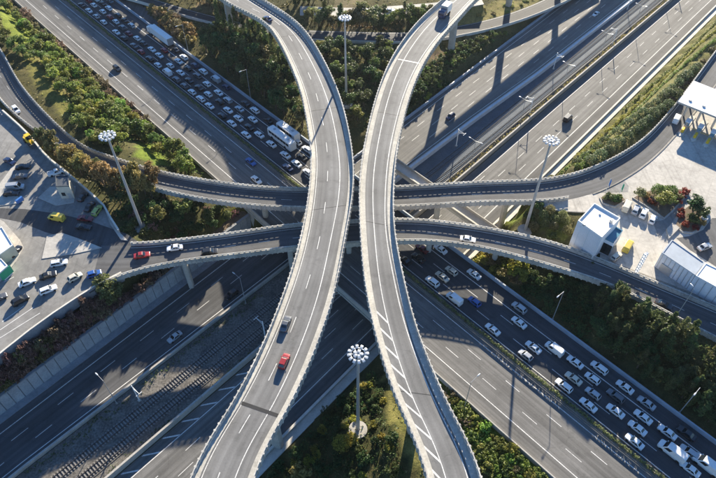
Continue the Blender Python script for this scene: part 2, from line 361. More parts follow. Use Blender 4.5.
# ramp 1: from the upper left corner over both motorways to the toll plaza on the right; ramp 2 below it
r1u = PW([(-62, -30), (-30, 5), (0, 48), (20, 83), (48, 115.5), (83, 146), (118, 158.5), (141, 166.5), (180, 175.5), (243, 185), (305.6, 188.5), (394, 186.6), (440, 184), (485.6, 181.5), (540, 179.5), (576, 173), (611, 159), (644, 138), (671, 109), (693, 81), (716, 50), (760, -8)], zr)
r1d = PW([(-92, -8), (-56, 34), (-14, 82), (7, 107), (31, 127), (67, 153), (109, 171), (135, 181.5), (178, 194), (240, 204), (305.6, 208), (394, 206.7), (440, 204.5), (485.6, 201.6), (540, 201), (583, 195), (622, 178), (656, 154), (686, 121), (709, 92), (734, 60), (782, 2)], zr)
R1 = Strip(r1u, r1d, ZR, 2.0, 3)
r2u = PW([(100, 243), (140, 243), (187, 238.5), (245, 231), (300, 223.5), (395, 218.7), (435, 220.5), (473, 225.5), (505, 231), (546, 240), (586, 253.5), (634, 273), (675, 290), (716, 307), (790, 338)], zr)
r2d = PW([(88, 291), (123, 274), (180, 261.5), (250, 252.8), (298, 247), (398, 240.5), (430, 241), (460.5, 243.5), (501, 251.5), (536, 261.5), (568.7, 271), (619, 288.5), (669, 314), (716, 338.5), (790, 376)], zr)
R2 = Strip(r2u, r2d, ZR, 2.0, 3)
Z3 = 8.5; z3 = [8.5, 8.5, 8.5, 8.5, 8.5, 7.8, 6.8, 5.6, 4.4, 3.6, 3.1, 3.0]
def PWz(pts, zs): return np.array([P(x, y, z) for (x, y), z in zip(pts, zs)])
R3 = Strip(PWz([(100, -16), (141, -5), (180, 7), (230, 20), (268, 27), (310, 31), (360, 33), (410, 34), (455, 28.5), (500, 17.5), (540, 2), (590, -24)], z3), PWz([(92, -10), (139, 2), (180, 15), (230, 28), (268, 36), (310, 41), (360, 43.5), (412, 44.5), (458, 38.5), (506, 26.5), (548, 10.5), (600, -16)], z3), z3, 3.0, 2)
R4 = Strip(PW([(300, 6), (360, 7.5), (440, 2), (480, -4)], 9.0), PW([(300, 15), (360, 16.5), (440, 11), (484, 4)], 9.0), 9.0, 4.0)
SLIP = PW([(100, -12), (139, -8), (148, 12), (166, 30), (188, 50), (180, 50), (150, 28), (128, 12)], ZM)

# toll plazas (at ramp level)
PL_Z = PR_Z = ZR
plazaL = PW([(-70, 40), (-20, 84), (4, 112), (28, 134), (48, 158), (62, 169), (84, 188), (104, 206), (119, 231), (128, 241), (140, 244), (142, 268), (123, 273), (95, 287), (45, 320), (0, 355), (-60, 405), (-150, 405), (-150, 60)], ZR)
plazaR = PW([(541, 201.2), (560, 199), (583, 195), (622, 178), (656, 154), (686, 121), (709, 92), (734, 60), (790, 0), (900, 40), (900, 330), (790, 337), (716, 306), (675, 289), (634, 272), (600, 257.5), (602, 238), (620, 219.5), (594, 204), (586, 212), (560, 211), (541, 206)], ZR)

# ------------------------------------------------------------------ terrain: heights follow the roads that lie on the ground
ctrl = []
for s in np.arange(-110, 400, 9.0):
    for o in (-5.5, 31):
        p = mpt(s, o); ns, no = n_so(p)
        if not -60 < no < 10: ctrl.append((*p, ZM-.2))
for s in np.arange(-90, 420, 9.0):
    for o, z in ((9.0, None), (-54, 0.), (-20, 0.), (-40, 0.)):
        p = npt(s, o); ms, mo = m_so(p)
        if o == 9.0: z = 6.2 if (mo < -3) else 3.5
        if not -8 < mo < 34: ctrl.append((*p, z))
R1W = float(R1.near(P(150, 172, ZR))); R1E = float(R1.near(P(545, 190, ZR))); R2W = float(R2.near(P(150, 255, ZR))); R2E = float(R2.near(P(640, 285, ZR)))
def edge_ctrl(st, s0, s1, z, m=2.5, step=8., side=(0, 1)):
    for sv in np.arange(s0, s1, step):
        for f in side: ctrl.append((*st.pos(sv, f, -m if f == 0 else m)[:2], z))
edge_ctrl(R1, 0, R1W, ZR-.2); edge_ctrl(R1, R1E, R1.s[-1], ZR-.2); edge_ctrl(R2, R2E, R2.s[-1], ZR-.2)
[ctrl.append((*R3.pos(sv, f, o)[:2], R3.pos(sv, .5, 0)[2]-.15)) for sv in np.arange(0, R3.s[-1], 7.) for f, o in ((0, -2.5), (1, 2.5))]; edge_ctrl(R4, 0, R4.s[-1], 8.8)
for pl in (plazaL, plazaR):
    for i in range(len(pl)):
        a, b = pl[i], pl[(i+1) % len(pl)]
        for t in np.arange(0, 1, 8/np.linalg.norm(b-a)): ctrl.append((*(a+(b-a)*t), ZR-.2))
for x, y, z in [(110, 200, 13.0), (142, 230, 11.5), (185, 215, 10), (215, 220, 8.5), (235, 215, 7), (270, 205, 6.8), (500, 218, 5), (525, 232, 9), (550, 225, 12), (520, 240, 9), (346, 104, 8), (380, 100, 5), (340, 60, 8), (340, 85, 8), (355, 115, 7), (400, 60, 5), (440, 60, 4), (447, 50, 3.5),
                (330, 130, 3), (360, 130, 2), (357, 430, 4), (300, 440, 3.5), (400, 440, 6.5), (360, 380, 4.5), (330, 400, 3), (550, 300, 9), (600, 330, 9.5), (650, 370, 9), (520, 275, 9.5), (640, 330, 12)]:
    ctrl.append((*P(x, y, z), z))
for x, y in [(-600, 0), (-600, 300), (-600, 700), (0, 700), (600, 700), (600, 300), (600, 0), (0, -500), (-500, -500), (500, -500), (-250, 420), (0, 420), (120, 420)]: ctrl.append((x, y, 9.0))
ctrl = np.array(ctrl)
GX = np.r_[np.linspace(-1500, -260, 14), np.arange(-240, 241, 1.5), np.linspace(260, 1500, 14)]
GY = np.r_[np.linspace(-1500, -20, 12), np.arange(0, 361, 1.5), np.linspace(380, 2000, 14)]
XX, YY = np.meshgrid(GX, GY); fx, fy = XX.ravel(), YY.ravel(); H = np.empty(len(fx))
for k in range(0, len(fx), 4000):
    d2 = (fx[k:k+4000, None]-ctrl[None, :, 0])**2+(fy[k:k+4000, None]-ctrl[None, :, 1])**2+1.5
    w = d2**-1.7; H[k:k+4000] = (w*ctrl[None, :, 2]).sum(1)/w.sum(1)
def bump2(x, y): return .35*np.sin(x*.31+1.3*np.sin(y*.17))*np.cos(y*.27+.7*np.sin(x*.13))+.2*np.sin(x*.83+y*.61)*np.sin(y*.9-x*.4)
H += bump2(fx, fy)*.8
mso = (fx-OM[0])*TM[0]+(fy-OM[1])*TM[1]; mo = (fx-OM[0])*NM[0]+(fy-OM[1])*NM[1]
ns = (fx-ON[0])*TN[0]+(fy-ON[1])*TN[1]; no = (fx-ON[0])*NN[0]+(fy-ON[1])*NN[1]
foot = np.zeros(len(fx), bool)
def flat(mask, z):
    H[mask] = z; foot[mask] = True
def sub(st, s0, s1, m=.6):
    i0, i1 = np.searchsorted(st.s, [s0, s1]); i1 = max(i1, i0+2); return np.vstack([st.at(0, -m)[i0:i1], st.at(1, m)[i0:i1][::-1]])
for k in range(0, R3.n-4, 4): flat(inpoly(np.vstack([R3.at(0, -.6)[k:k+5], R3.at(1, .6)[k:k+5][::-1]]), fx, fy), float(R3.z[k+2])-.3)
flat(inpoly(sub(R4, -1, 1e9), fx, fy), 8.75)
flat((mo > -4.6) & (mo < 30), ZM-.3); flat(inpoly(SLIP, fx, fy), ZM-.3)
for st, s0, s1 in ((R1, -1, R1W), (R1, R1E, 1e9), (R2, -1, R2W-14), (R2, R2E, 1e9)): flat(inpoly(sub(st, s0, s1), fx, fy), ZR-.35)
flat(inpoly(plazaL, fx, fy), ZR-.3); flat(inpoly(plazaR, fx, fy), ZR-.3)
H[:] = np.where((no > 2.6) & (mo > -6), np.minimum(H, np.maximum((no-3.2)*1.1, -.12)+np.where(mo < 34, 50, 0)), H)      # no bank steeper than this beside N
flat((no < 2.6) & (no > np.interp(ns, [-90, 0, 130, 300, 420], [-52.9, -53.1, -53.4, -55.4, -57])), -.12); flat((no >= 2.6) & (no < 5.7) & (mo < -3.5), -.12); H[:] = np.where((no >= 5.7) & (mo < -3.5) & (H > 4.9), np.minimum(H, 5.3+np.maximum(no-7.6, 0)*2.6), H)
HG = H.reshape(XX.shape)
def tz(x, y):
    i = min(max(np.searchsorted(GX, x)-1, 0), len(GX)-2); j = min(max(np.searchsorted(GY, y)-1, 0), len(GY)-2)
    a = (x-GX[i])/(GX[i+1]-GX[i]); b = (y-GY[j])/(GY[j+1]-GY[j])
    return float(HG[j, i]*(1-a)*(1-b)+HG[j, i+1]*a*(1-b)+HG[j+1, i]*(1-a)*b+HG[j+1, i+1]*a*b)
def PG(x, y, z0=7., lift=0.):
    """photo pixel -> point on the terrain"""
    z = z0
    for _ in range(12):
        p = P(x, y, z+lift); z = .5*z+.5*tz(*p)
    return np.array([p[0], p[1], tz(*p)])
# vegetation and bare-ground tints of the terrain, patch by patch
GREEN, DRY, DIRT, SCRUB = np.array((.105, .150, .022)), np.array((.17, .135, .060)), np.array((.20, .145, .095)), np.array((.055, .060, .028))
nz = .5+.5*np.sin(fx*.11+2*np.sin(fy*.07))*np.cos(fy*.09+1.7*np.sin(fx*.05)); C = SCRUB[None]*(1-nz[:, None]*.45)+DRY[None]*nz[:, None]*.45
def tint(poly, c, z=8., k=1.):
    m = inpoly(np.array([PG(x, y, z)[:2] for x, y in poly]), fx, fy); C[m] = C[m]*(1-k)+np.array(c)*k
tint([(0, 5), (12, 10), (40, 42), (46, 56), (22, 50), (8, 34), (0, 25)], (.135, .17, .03), 10)
tint([(20, 52), (32, 50), (50, 75), (80, 112), (66, 120), (35, 85)], (.15, .145, .045), 12)
tint([(138, 140), (155, 143), (172, 166), (150, 164), (136, 156)], (.12, .165, .028), 11)
tint([(483, 222), (506, 207), (538, 204), (525, 218), (500, 229)], (.115, .145, .03), 7)
tint([(540, 215), (566, 212), (572, 224), (566, 240), (545, 234)], (.13, .15, .04), 12)
tint([(222, 212), (238, 208), (234, 226), (222, 236)], (.18, .19, .04), 8)
tint([(432, 362), (446, 375), (577, 478), (490, 478), (452, 410)], (.12, .17, .025), 6.5, .8)
tint([(382, 375), (392, 390), (428, 474), (418, 478), (390, 420)], (.20, .19, .07), 6)
tint([(460, 8), (500, 0), (540, 0), (540, 5), (500, 19), (458, 30)], (.20, .18, .075), 9)
tint([(425, 55), (450, 45), (462, 52), (440, 68)], DIRT, 5)
tint([(335, 0), (362, 0), (362, 30), (335, 38)], (.22, .18, .12), 8, .6)
tint([(538, 176), (600, 118), (690, 28), (716, 12), (716, 48), (672, 106), (640, 138), (600, 162), (560, 176)], (.150, .145, .060), 7)
tint([(200, 0), (236, 0), (255, 20), (190, 10)], (.24, .19, .13), 9, .6)
def terrain():
    nx, ny = len(GX), len(GY); me = bpy.data.meshes.new('ground'); nv = nx*ny
    me.vertices.add(nv); me.vertices.foreach_set('co', np.stack([fx, fy, H], 1).astype(np.float32).ravel())
    I = np.arange(nv).reshape(ny, nx); q = np.stack([I[:-1, :-1], I[:-1, 1:], I[1:, 1:], I[1:, :-1]], -1).reshape(-1, 4)
    me.loops.add(q.size); me.loops.foreach_set('vertex_index', q.ravel().astype(np.int32))
    me.polygons.add(len(q)); me.polygons.foreach_set('loop_start', np.arange(0, q.size, 4, dtype=np.int32))
    me.polygons.foreach_set('use_smooth', np.ones(len(q), bool)); me.update(calc_edges=True); me.validate()
    a = me.color_attributes.new('soil_tint', 'FLOAT_COLOR', 'POINT'); a.data.foreach_set('color', np.hstack([C, np.ones((nv, 1))]).astype(np.float32).ravel())
    m, nt, b = nodes('earth'); wp = worldpos(nt); at = nt.nodes.new('ShaderNodeVertexColor'); at.layer_name = 'soil_tint'
    n1 = noise(nt, .35, 6, .7, wp); n2 = noise(nt, 2.2, 5, .75, wp)
    r1 = ramp(nt, [(.3, (.55, .6, .5)), (.7, (1.35, 1.25, 1.2))]); nt.links.new(n1.outputs[0], r1.inputs[0])
    r2 = ramp(nt, [(.3, (.6, .62, .6)), (.7, (1.3, 1.28, 1.2))]); nt.links.new(n2.outputs[0], r2.inputs[0])
    o = mix(nt, at.outputs[0], r1.outputs[0], 1., 'MULTIPLY'); o = mix(nt, o, r2.outputs[0], 1., 'MULTIPLY'); nt.links.new(o, b.inputs['Base Color'])
    bp = nt.nodes.new('ShaderNodeBump'); bp.inputs['Strength'].default_value = .8; bp.inputs['Distance'].default_value = .35
    nt.links.new(n2.outputs[0], bp.inputs['Height']); nt.links.new(bp.outputs[0], b.inputs['Normal']); b.inputs['Roughness'].default_value = .95; b.inputs['Specular IOR Level'].default_value = .1
    me.materials.append(m); o = link('ground', me); tag(o, 'rolling ground of grass, scrub and bare earth around the roads', kind='structure')
terrain()

# ------------------------------------------------------------------ road builders
def dash(st, sv, ln, f, o, w, dz, parent, mat='line_white', name='lane_dash'):
    k = 3; mb = MB(); vs = []
    for a in np.linspace(sv, sv+ln, k):
        for q in (-w/2, w/2): vs.append(st.pos(a, f, o+q, dz))
    mb.add(vs, [(2*i, 2*i+1, 2*i+3, 2*i+2) for i in range(k-1)]); return mb.build(name, mat, parent)
def dashes(st, f, o, s0, s1, ln, gap, w, dz, parent, ph=0.):
    for sv in np.arange(s0+ph, s1-ln, ln+gap): dash(st, sv, ln, f, o, w, dz, parent)
def line(st, f, o, w, dz, parent, i0=0, i1=None, mat='line_white', name='edge_line'):
    return st.sweep([(f, o-w/2, dz), (f, o+w/2, dz)], i0, i1, closed=False).build(name, mat, parent)
def idx(st, sv): return int(np.clip(np.searchsorted(st.s, sv), 0, st.n-1))
def railing(st, f, parent, hgt=1.36, step=1.5, i0=0, i1=None, plinth=.88, mat='parapet_concrete', w=.36):
    """concrete parapet: plinth, square posts standing proud of the outer face, top rail"""
    sg = 1 if f == 0 else -1; i1 = st.n if i1 is None else i1
    pl = st.sweep([(f, 0, -.55), (f, sg*w, -.55), (f, sg*w, plinth), (f, 0, plinth)], i0, i1).build('parapet', mat, parent)
    st.sweep([(f, sg*.06, hgt-.24), (f, sg*(w-.06), hgt-.24), (f, sg*(w-.06), hgt), (f, sg*.06, hgt)], i0, i1).build('top_rail', mat, pl)
    mb = MB()
    for sv in np.arange(st.s[i0]+.4, st.s[i1-1]-.3, step):
        p = st.pos(sv, f, sg*(w/2-.06)); mb.box((p[0], p[1], p[2]+(hgt-.03)/2-.33), (.34, w+.14, hgt-.03+.62), st.head(sv))
    tag(mb.build('parapet_posts', mat, pl), kind='stuff'); return pl
def pier(st, sv, parent, top, width=2.6, depth=1.9, cap=4.2, mat='concrete'):
    c = st.pos(sv, .5, 0); h = st.head(sv)+math.pi/2; z0 = tz(c[0], c[1])-.6
    mb = MB(); ca, sa = math.cos(h), math.sin(h)
    def ring(wd, dp, z, n=12):
        out = []
        for i in range(n):
            t = 2*math.pi*(i+.5)/n; e = .55; x = wd/2*abs(math.cos(t))**e*math.copysign(1, math.cos(t)); y = dp/2*abs(math.sin(t))**e*math.copysign(1, math.sin(t))
            out.append((c[0]+x*ca-y*sa, c[1]+x*sa+y*ca, z))
        return out
    rs = [ring(width, depth, z0), ring(width, depth, top-2.6), ring(width*1.15, depth, top-1.7), ring(cap, depth*1.05, top-.02)]
    n = 12; vs = sum(rs, []); fs = [(k*n+i, k*n+(i+1) % n, (k+1)*n+(i+1) % n, (k+1)*n+i) for k in range(3) for i in range(n)]
    mb.add(vs, fs+[tuple(range(n-1, -1, -1)), tuple(range(3*n, 4*n))]); return mb.build('pier', mat, parent)

def flyover(st, label, lw, rw, piers, marks):
    root = tag(empty('flyover', st.pos(st.s[-1]*.5, .5, 0)), label, 'flyover', 'pair of high flyovers')
    root.location = (0, 0, 0)
    st.sweep([(0, .1, -.06), (0, .1, -.55), (0, 2.2, -.85), (0, 3.0, -2.1), (1, -3.0, -2.1), (1, -2.2, -.85), (1, -.1, -.55), (1, -.1, -.06)]).build('deck', 'concrete', root)
    rd = st.sweep([(0, lw, 0), (1, -rw, 0)], closed=False).build('road_surface', 'tarmac_flyover', root)
    for f, w in ((0, lw), (1, rw)):
        sg = 1 if f == 0 else -1
        st.sweep([(f, sg*.37, -.05), (f, sg*(w+.02), -.05), (f, sg*(w+.02), .14), (f, sg*.37, .16)]).build('walkway', 'walkway_concrete', root)
        railing(st, f, root)
    for sv in piers:
        pier(st, sv, root, ZF-2.08); a_ = idx(st, sv)
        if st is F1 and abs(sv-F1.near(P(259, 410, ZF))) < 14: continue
        dash(st, sv-.09, .18, .5, 0, float(st.w[a_])-lw-rw, .008, rd, 'joint_dark', 'expansion_joint')
    marks(rd)
    return root
def f1_marks(rd):
    line(F1, 0, 1.75, .16, .010, rd); line(F1, 1, -3.9, .20, .010, rd)
    dashes(F1, 0, 4.75, 0, F1.s[-1], 4.2, 8.0, .17, .010, rd, 3.)
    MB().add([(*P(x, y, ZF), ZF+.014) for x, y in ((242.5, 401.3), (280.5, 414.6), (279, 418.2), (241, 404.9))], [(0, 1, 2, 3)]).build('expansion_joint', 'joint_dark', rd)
def f2_marks(rd):
    line(F2, 0, 3.75, .20, .010, rd); line(F2, 1, -2.35, .20, .010, rd)
    s = F2.near(P(409, 61, ZF)); p0, p1 = F2.pos(s, 0, 1.65, .016), F2.pos(s, 1, -1.75, .016); t = F2.t[idx(F2, s)]
    MB().add([(*(p0[:2]-t*.28), p0[2]), (*(p1[:2]-t*.28), p1[2]), (*(p1[:2]+t*.28), p1[2]), (*(p0[:2]+t*.28), p0[2])], [(0, 1, 2, 3)]).build('expansion_joint', 'joint_pale', rd)
    s0, s1 = 0, F2.near(P(372, 318, ZF))
    for sv in np.arange(s0+4, s1, 4.6):       # slanting hatch lines between the left walkway and the lane
        a, b, c, d = F2.pos(sv+2.6, 0, 1.68, .012), F2.pos(sv+3.35, 0, 1.68, .012), F2.pos(sv+.75, 0, 3.62, .012), F2.pos(sv, 0, 3.62, .012)
        MB().add([a, b, c, d], [(0, 1, 2, 3)]).build('hatch_stripe', 'line_white', rd)
p1 = [F1.near(P(x, y, ZF)) for x, y in ((330, 110), (331, 205), (262, 395))]; p1 = [s for s in p1]+[p1[0]+45, p1[0]+90, p1[0]+135, p1[2]-45]
flyover(F1, 'grey concrete flyover curving down the left half, with three cars on it', 1.35, 1.5, p1, f1_marks)
p2 = [F2.near((35.1, 222.2)), F2.near((65, 256)), F2.near((65, 256))+45, F2.near((65, 256))+90]+[F2.near(P(x, y, ZF)) for x, y in ((386, 115), (378, 225), (420, 390))]
flyover(F2, 'grey concrete flyover curving down the right half, hatched at its lower end', 1.65, 1.75, p2, f2_marks)

def ramp_viaduct(st, label, sw, se, piers, marks):
    """a two-lane ramp; between sw and se it is a viaduct, elsewhere it lies on the ground"""
    root = tag(empty('ramp'), label, 'ramp', 'ramp viaducts')
    i0, i1 = idx(st, sw), idx(st, se)
    st.sweep([(0, .1, -.06), (0, .1, -.5), (0, 1.6, -.75), (0, 2.0, -1.5), (1, -2.0, -1.5), (1, -1.6, -.75), (1, -.1, -.5), (1, -.1, -.06)], i0, i1).build('deck', 'concrete', root)
    rd = st.sweep([(0, .1, -.3), (0, .1, 0), (1, -.1, 0), (1, -.1, -.3)], closed=False).build('road_surface', 'tarmac_ramp', root)
    for sv in piers: pier(st, sv, root, ZR-1.48, 2.0, 1.5, 3.2)
    marks(root, rd, i0, i1); return root
def r1_marks(root, rd, i0, i1):
    iE = idx(R1, R1.near(P(566, 190, ZR)))
    railing(R1, 0, root, 1.42, 1.4, plinth=1.0); railing(R1, 1, root, 1.42, 1.4, 0, iE, 1.0)
    line(R1, 0, .95, .15, .010, rd); line(R1, 1, -.95, .15, .010, rd, 0, iE)
    dashes(R1, .5, 0, 0, R1E, 3, 6, .14, .010, rd)
def r2_marks(root, rd, i0, i1):
    iW, iW2 = idx(R2, R2.near(P(128, 245, ZR))), idx(R2, R2.near(P(112, 280, ZR)))
    railing(R2, 0, root, 1.42, 1.4, iW, plinth=1.0); railing(R2, 1, root, 1.42, 1.4, iW2, plinth=1.0)
    line(R2, 0, .95, .15, .010, rd, iW); line(R2, 1, -.95, .15, .010, rd, iW2)
    dashes(R2, .5, 0, R2.s[iW]+25, R2.s[-1], 3, 6, .14, .010, rd)
ramp_viaduct(R1, 'upper of the two ramps crossing behind the flyovers, curving to the toll canopy', R1W-8, R1E+8, [R1.near(P(x, y, ZR)) for x, y in ((192, 188), (262, 197), (315, 198), (440, 194), (505, 191))], r1_marks)
ramp_viaduct(R2, 'lower of the two ramps crossing behind the flyovers, along the pale buildings', R2W-8, R2E+8, [R2.near(P(x, y, ZR)) for x, y in ((180, 251), (291, 235), (345, 230), (432, 231), (495, 241), (560, 257))], r2_marks)

# ------------------------------------------------------------------ motorway M
def structure(o, label): return tag(o, label, kind='structure')
def box_strip(st, mat, name, parent=None, skirt=.45, top=0.): return st.sweep([(0, 0, -skirt), (0, 0, top), (1, 0, top), (1, 0, -skirt)], closed=False).build(name, mat, parent)
ms = m_strip(-3.6, 11.9); mj = m_strip(13.5, 28.0)
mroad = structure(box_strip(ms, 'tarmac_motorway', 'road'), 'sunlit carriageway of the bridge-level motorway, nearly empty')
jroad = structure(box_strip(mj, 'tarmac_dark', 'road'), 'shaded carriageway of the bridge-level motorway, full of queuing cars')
def mline(o, w, par, base, dz=.010): st = m_strip(o-w/2, o+w/2); return st.sweep([(0, 0, dz), (1, 0, dz)], closed=False).build('edge_line', 'line_white', par)
mline(0, .2, mroad, 0); mline(10.5, .2, mroad, 0); mline(14.25, .2, jroad, 0); mline(23.9, .22, jroad, 0)
for o, par, ph in ((3.5, mroad, 2.), (7.0, mroad, 6.), (17.45, jroad, 0.), (20.7, jroad, 5.)):
    st = m_strip(o-.1, o+.1); dashes(st, .5, 0, 60, 430, 4.0, 7.5, .14, .010, par, ph)
slip = structure(MB().prism([tuple(q) for q in SLIP], ZM-.4, ZM-.006).build('road', 'tarmac_shoulder'), 'slip road merging beside the queue in the upper left')
# median: two low kerbs, soil and a clipped hedge between guard rails
med = m_strip(11.9, 13.5)
structure(med.sweep([(0, .02, -.3), (0, .02, .22), (0, .2, .22), (0, .2, .1), (1, -.2, .1), (1, -.2, .22), (1, -.02, .22), (1, -.02, -.3)], closed=False).build('median', 'concrete_dirty'), 'planted median strip of the bridge-level motorway')
def guard_rail(st_o, label, s0=-110, s1=400, hgt=.78, mat='steel_dull', both=False, z=ZM, post=4.0):
    st = m_strip(st_o-.1, st_o+.1, s0, s1, z); r = tag(empty('guard_rail', (0, 0, 0)), label, 'guard rail')
    st.sweep([(0, 0, hgt-.32), (0, .07, hgt-.32), (0, .1, hgt-.16), (0, .07, hgt), (0, 0, hgt)]).build('rail', mat, r)
    mb = MB()
    for sv in np.arange(1, st.s[-1]-1, post): p = st.pos(sv, .5, .03); mb.box((p[0], p[1], p[2]+hgt/2-.1), (.1, .12, hgt), AM)
    tag(mb.build('posts', mat, r), kind='stuff'); return r
guard_rail(11.3, 'grey steel guard rail on the near side of the median hedge')
guard_rail(14.0-.28, 'grey steel guard rail between the median hedge and the queue')
# outer barriers of M
def m_wall(o0, o1, hgt, mat, label, s0=-110, s1=400, seg=6.0):
    st = m_strip(o0, o1, s0, s1); r = tag(empty('barrier_wall'), label, 'barrier')
    k = max(2, int(round(seg/4.0)))
    for i in range(0, st.n-1, k):
        j = min(i+k+1, st.n); b = st.sweep([(0, 0, -.5), (0, .12, hgt*.45), (0, .16, hgt), (1, -.16, hgt), (1, -.12, hgt*.45), (1, 0, -.5)], i, j)
        b.build('barrier_segment', mat, r)
    return r
m_wall(-4.15, -3.55, .9, 'concrete', 'low concrete barrier along the wooded side of the sunlit carriageway')
m_wall(28.0, 28.7, 1.05, 'barrier_blue', 'continuous concrete barrier along the outer side of the queue')
# bridge of M over N and the railway
br = tag(empty('motorway_bridge'), 'broad motorway bridge under the ramps, carrying the queue over the railway', 'bridge')
i0, i1 = MB0-10, MB1+10
st = Strip([mpt(i0, -4.4), mpt(i1, -4.4)], [mpt(i0, 28.9), mpt(i1, 28.9)], ZM, 4.0)
st.sweep([(0, 0, -.5), (0, 0, -1.1), (0, 1.0, -1.9), (1, -1.0, -1.9), (1, 0, -1.1), (1, 0, -.5)]).build('deck', 'concrete', br)
for no_ in (3.0, -52.2):   # abutments
    q0, q1 = cross_s(no_, -4.0), cross_s(no_, 28.5); a, b = mpt(q0, -4.0), mpt(q1, 28.5); sg = 1 if no_ > 0 else -1
    MB().prism([tuple(a), tuple(b), tuple(b+NN*sg*2.5), tuple(a+NN*sg*2.5)], -.4, ZM-1.2).build('abutment', 'concrete', br)
for fn in (lambda a: nb(a)-.9, lambda a: nw(a)):
    for mo_ in (-1.5, 4.5, 10.5, 16.5, 22.5, 27):
        q = cross_s(fn(120), mo_); p = mpt(q, mo_); MB().tube((*p, -.3), (*p, ZM-1.85), .55, n=12).build('column', 'concrete', br, smooth=False)
# narrow service bridge beside it
a, b = P(374, 150, 6.0), P(512, 246, 6.0); d = (b-a)/np.linalg.norm(b-a); n_ = np.array([-d[1], d[0]])
sb = tag(empty('footbridge'), 'narrow pale concrete footbridge between the two ramps over the railway', 'bridge')
st = Strip([a+n_*1.9, b+n_*1.9], [a-n_*1.9, b-n_*1.9], 6.0, 4.0)
st.sweep([(0, 0, -.9), (0, 0, 0), (1, 0, 0), (1, 0, -.9)]).build('deck', 'concrete_pale', sb)
for f, sg in ((0, 1), (1, -1)): st.sweep([(f, 0, .001), (f, sg*.25, .001), (f, sg*.25, .9), (f, 0, .9)]).build('parapet', 'concrete', sb)

# ------------------------------------------------------------------ motorway N with the railway in its middle
def n_strip(fa, fb, z=ZN): return Strip(track(fa), track(fb), z, 5.0)
c_ = lambda v: (lambda a: v)
def n_part(fa, fb, s0, s1, z=ZN):
    S = np.arange(s0, s1+.1, 5.0); return Strip([npt(a, fa(a)) for a in S], [npt(a, fb(a)) for a in S], z, 5.0)
n1 = structure(box_strip(n_part(c_(2.2), lambda a: nb(a)+.3, -90, 110), 'tarmac_shaded', 'road', None, .2), 'shaded lower-level carriageway beside the retaining wall')  # shaded stretch: its deep shade is partly put into the darker tarmac colour
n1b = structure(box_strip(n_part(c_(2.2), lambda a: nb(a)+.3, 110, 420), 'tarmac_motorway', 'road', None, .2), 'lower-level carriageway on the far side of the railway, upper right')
n2 = structure(box_strip(n_strip(lambda a: nw(a)-.5, lambda a: ncl(a)-3.6), 'tarmac_motorway', 'road', None, .2), 'lower-level carriageway on the near side of the railway')
def nline(fn, w, par, dz=.010, mat='line_white', name='edge_line'):
    st = n_strip(lambda a: fn(a)+w/2, lambda a: fn(a)-w/2); return st.sweep([(0, 0, dz), (1, 0, dz)], closed=False).build(name, mat, par)
nline(c_(0), .2, n1); nline(lambda a: nb(a)+1.6, .2, n1); nline(lambda a: nw(a)-3.2, .2, n2); nline(ncl, .22, n2)
nline(lambda a: ncl(a)-1.9, 3.0, n2, .005, 'tarmac_shoulder', 'shoulder_surface')
def ndash(fn, par, ph, s0=0, s1=1e9):
    st = n_strip(lambda a: fn(a)+.1, lambda a: fn(a)-.1); dashes(st, .5, 0, max(s0, 20), min(s1, st.s[-1]-40), 4.2, 7.6, .14, .010, par, ph)
ndash(c_(-3.5), n1, 0); ndash(c_(-7.0), n1, 4); ndash(c_(-10.5), n1, 2, 240); ndash(c_(-14.0), n1, 7, 300)
ndash(lambda a: ncl(a)+3.6, n2, 3); ndash(lambda a: ncl(a)+7.2, n2, 8); ndash(lambda a: ncl(a)+10.6, n2, 1, 0, 240)
st = n_strip(lambda a: nw(a)-.7, lambda a: nw(a)-3.1)         # painted hatching beside the railway wall
for sv in np.arange(20, 175, 5.5):
    MB().add([st.pos(sv, 0, .1, .012), st.pos(sv+.6, 0, .1, .012), st.pos(sv+3.6, 1, -.1, .012), st.pos(sv+3.0, 1, -.1, .012)], [(0, 1, 2, 3)]).build('hatch_stripe', 'line_white', n2)
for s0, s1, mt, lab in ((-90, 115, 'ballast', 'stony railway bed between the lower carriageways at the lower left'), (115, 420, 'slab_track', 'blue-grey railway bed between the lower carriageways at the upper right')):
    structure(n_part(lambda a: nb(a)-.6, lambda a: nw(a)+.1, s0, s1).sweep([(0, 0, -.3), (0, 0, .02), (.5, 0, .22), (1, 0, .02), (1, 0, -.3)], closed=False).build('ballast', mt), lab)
for k, nm in ((0, 'far-side'), (1, 'near-side')):
    fo = lambda a, k=k: nt1(a)-4.2*k
    r = tag(empty('railway_track'), f'{nm} railway track of two rails on pale sleepers', 'railway track', 'railway tracks in the motorway middle')
    for sg in (-1, 1):
        st = n_strip(lambda a: fo(a)+sg*.72+.06, lambda a: fo(a)+sg*.72-.06, .0); st.sweep([(0, 0, .30), (0, 0, .50), (1, 0, .50), (1, 0, .30)], closed=False).build('rail', 'rail_steel', r)
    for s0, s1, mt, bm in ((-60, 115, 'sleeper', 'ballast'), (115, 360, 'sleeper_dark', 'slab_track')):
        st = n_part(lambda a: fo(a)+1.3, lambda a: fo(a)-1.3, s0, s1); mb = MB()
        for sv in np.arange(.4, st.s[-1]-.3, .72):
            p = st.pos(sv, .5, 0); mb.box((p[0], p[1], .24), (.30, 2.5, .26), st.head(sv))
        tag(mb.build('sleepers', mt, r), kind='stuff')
        st = n_part(lambda a: fo(a)+1.65, lambda a: fo(a)-1.65, s0, s1); st.sweep([(0, 0, .215), (1, 0, .215)], closed=False).build('ballast_bed', bm, r)
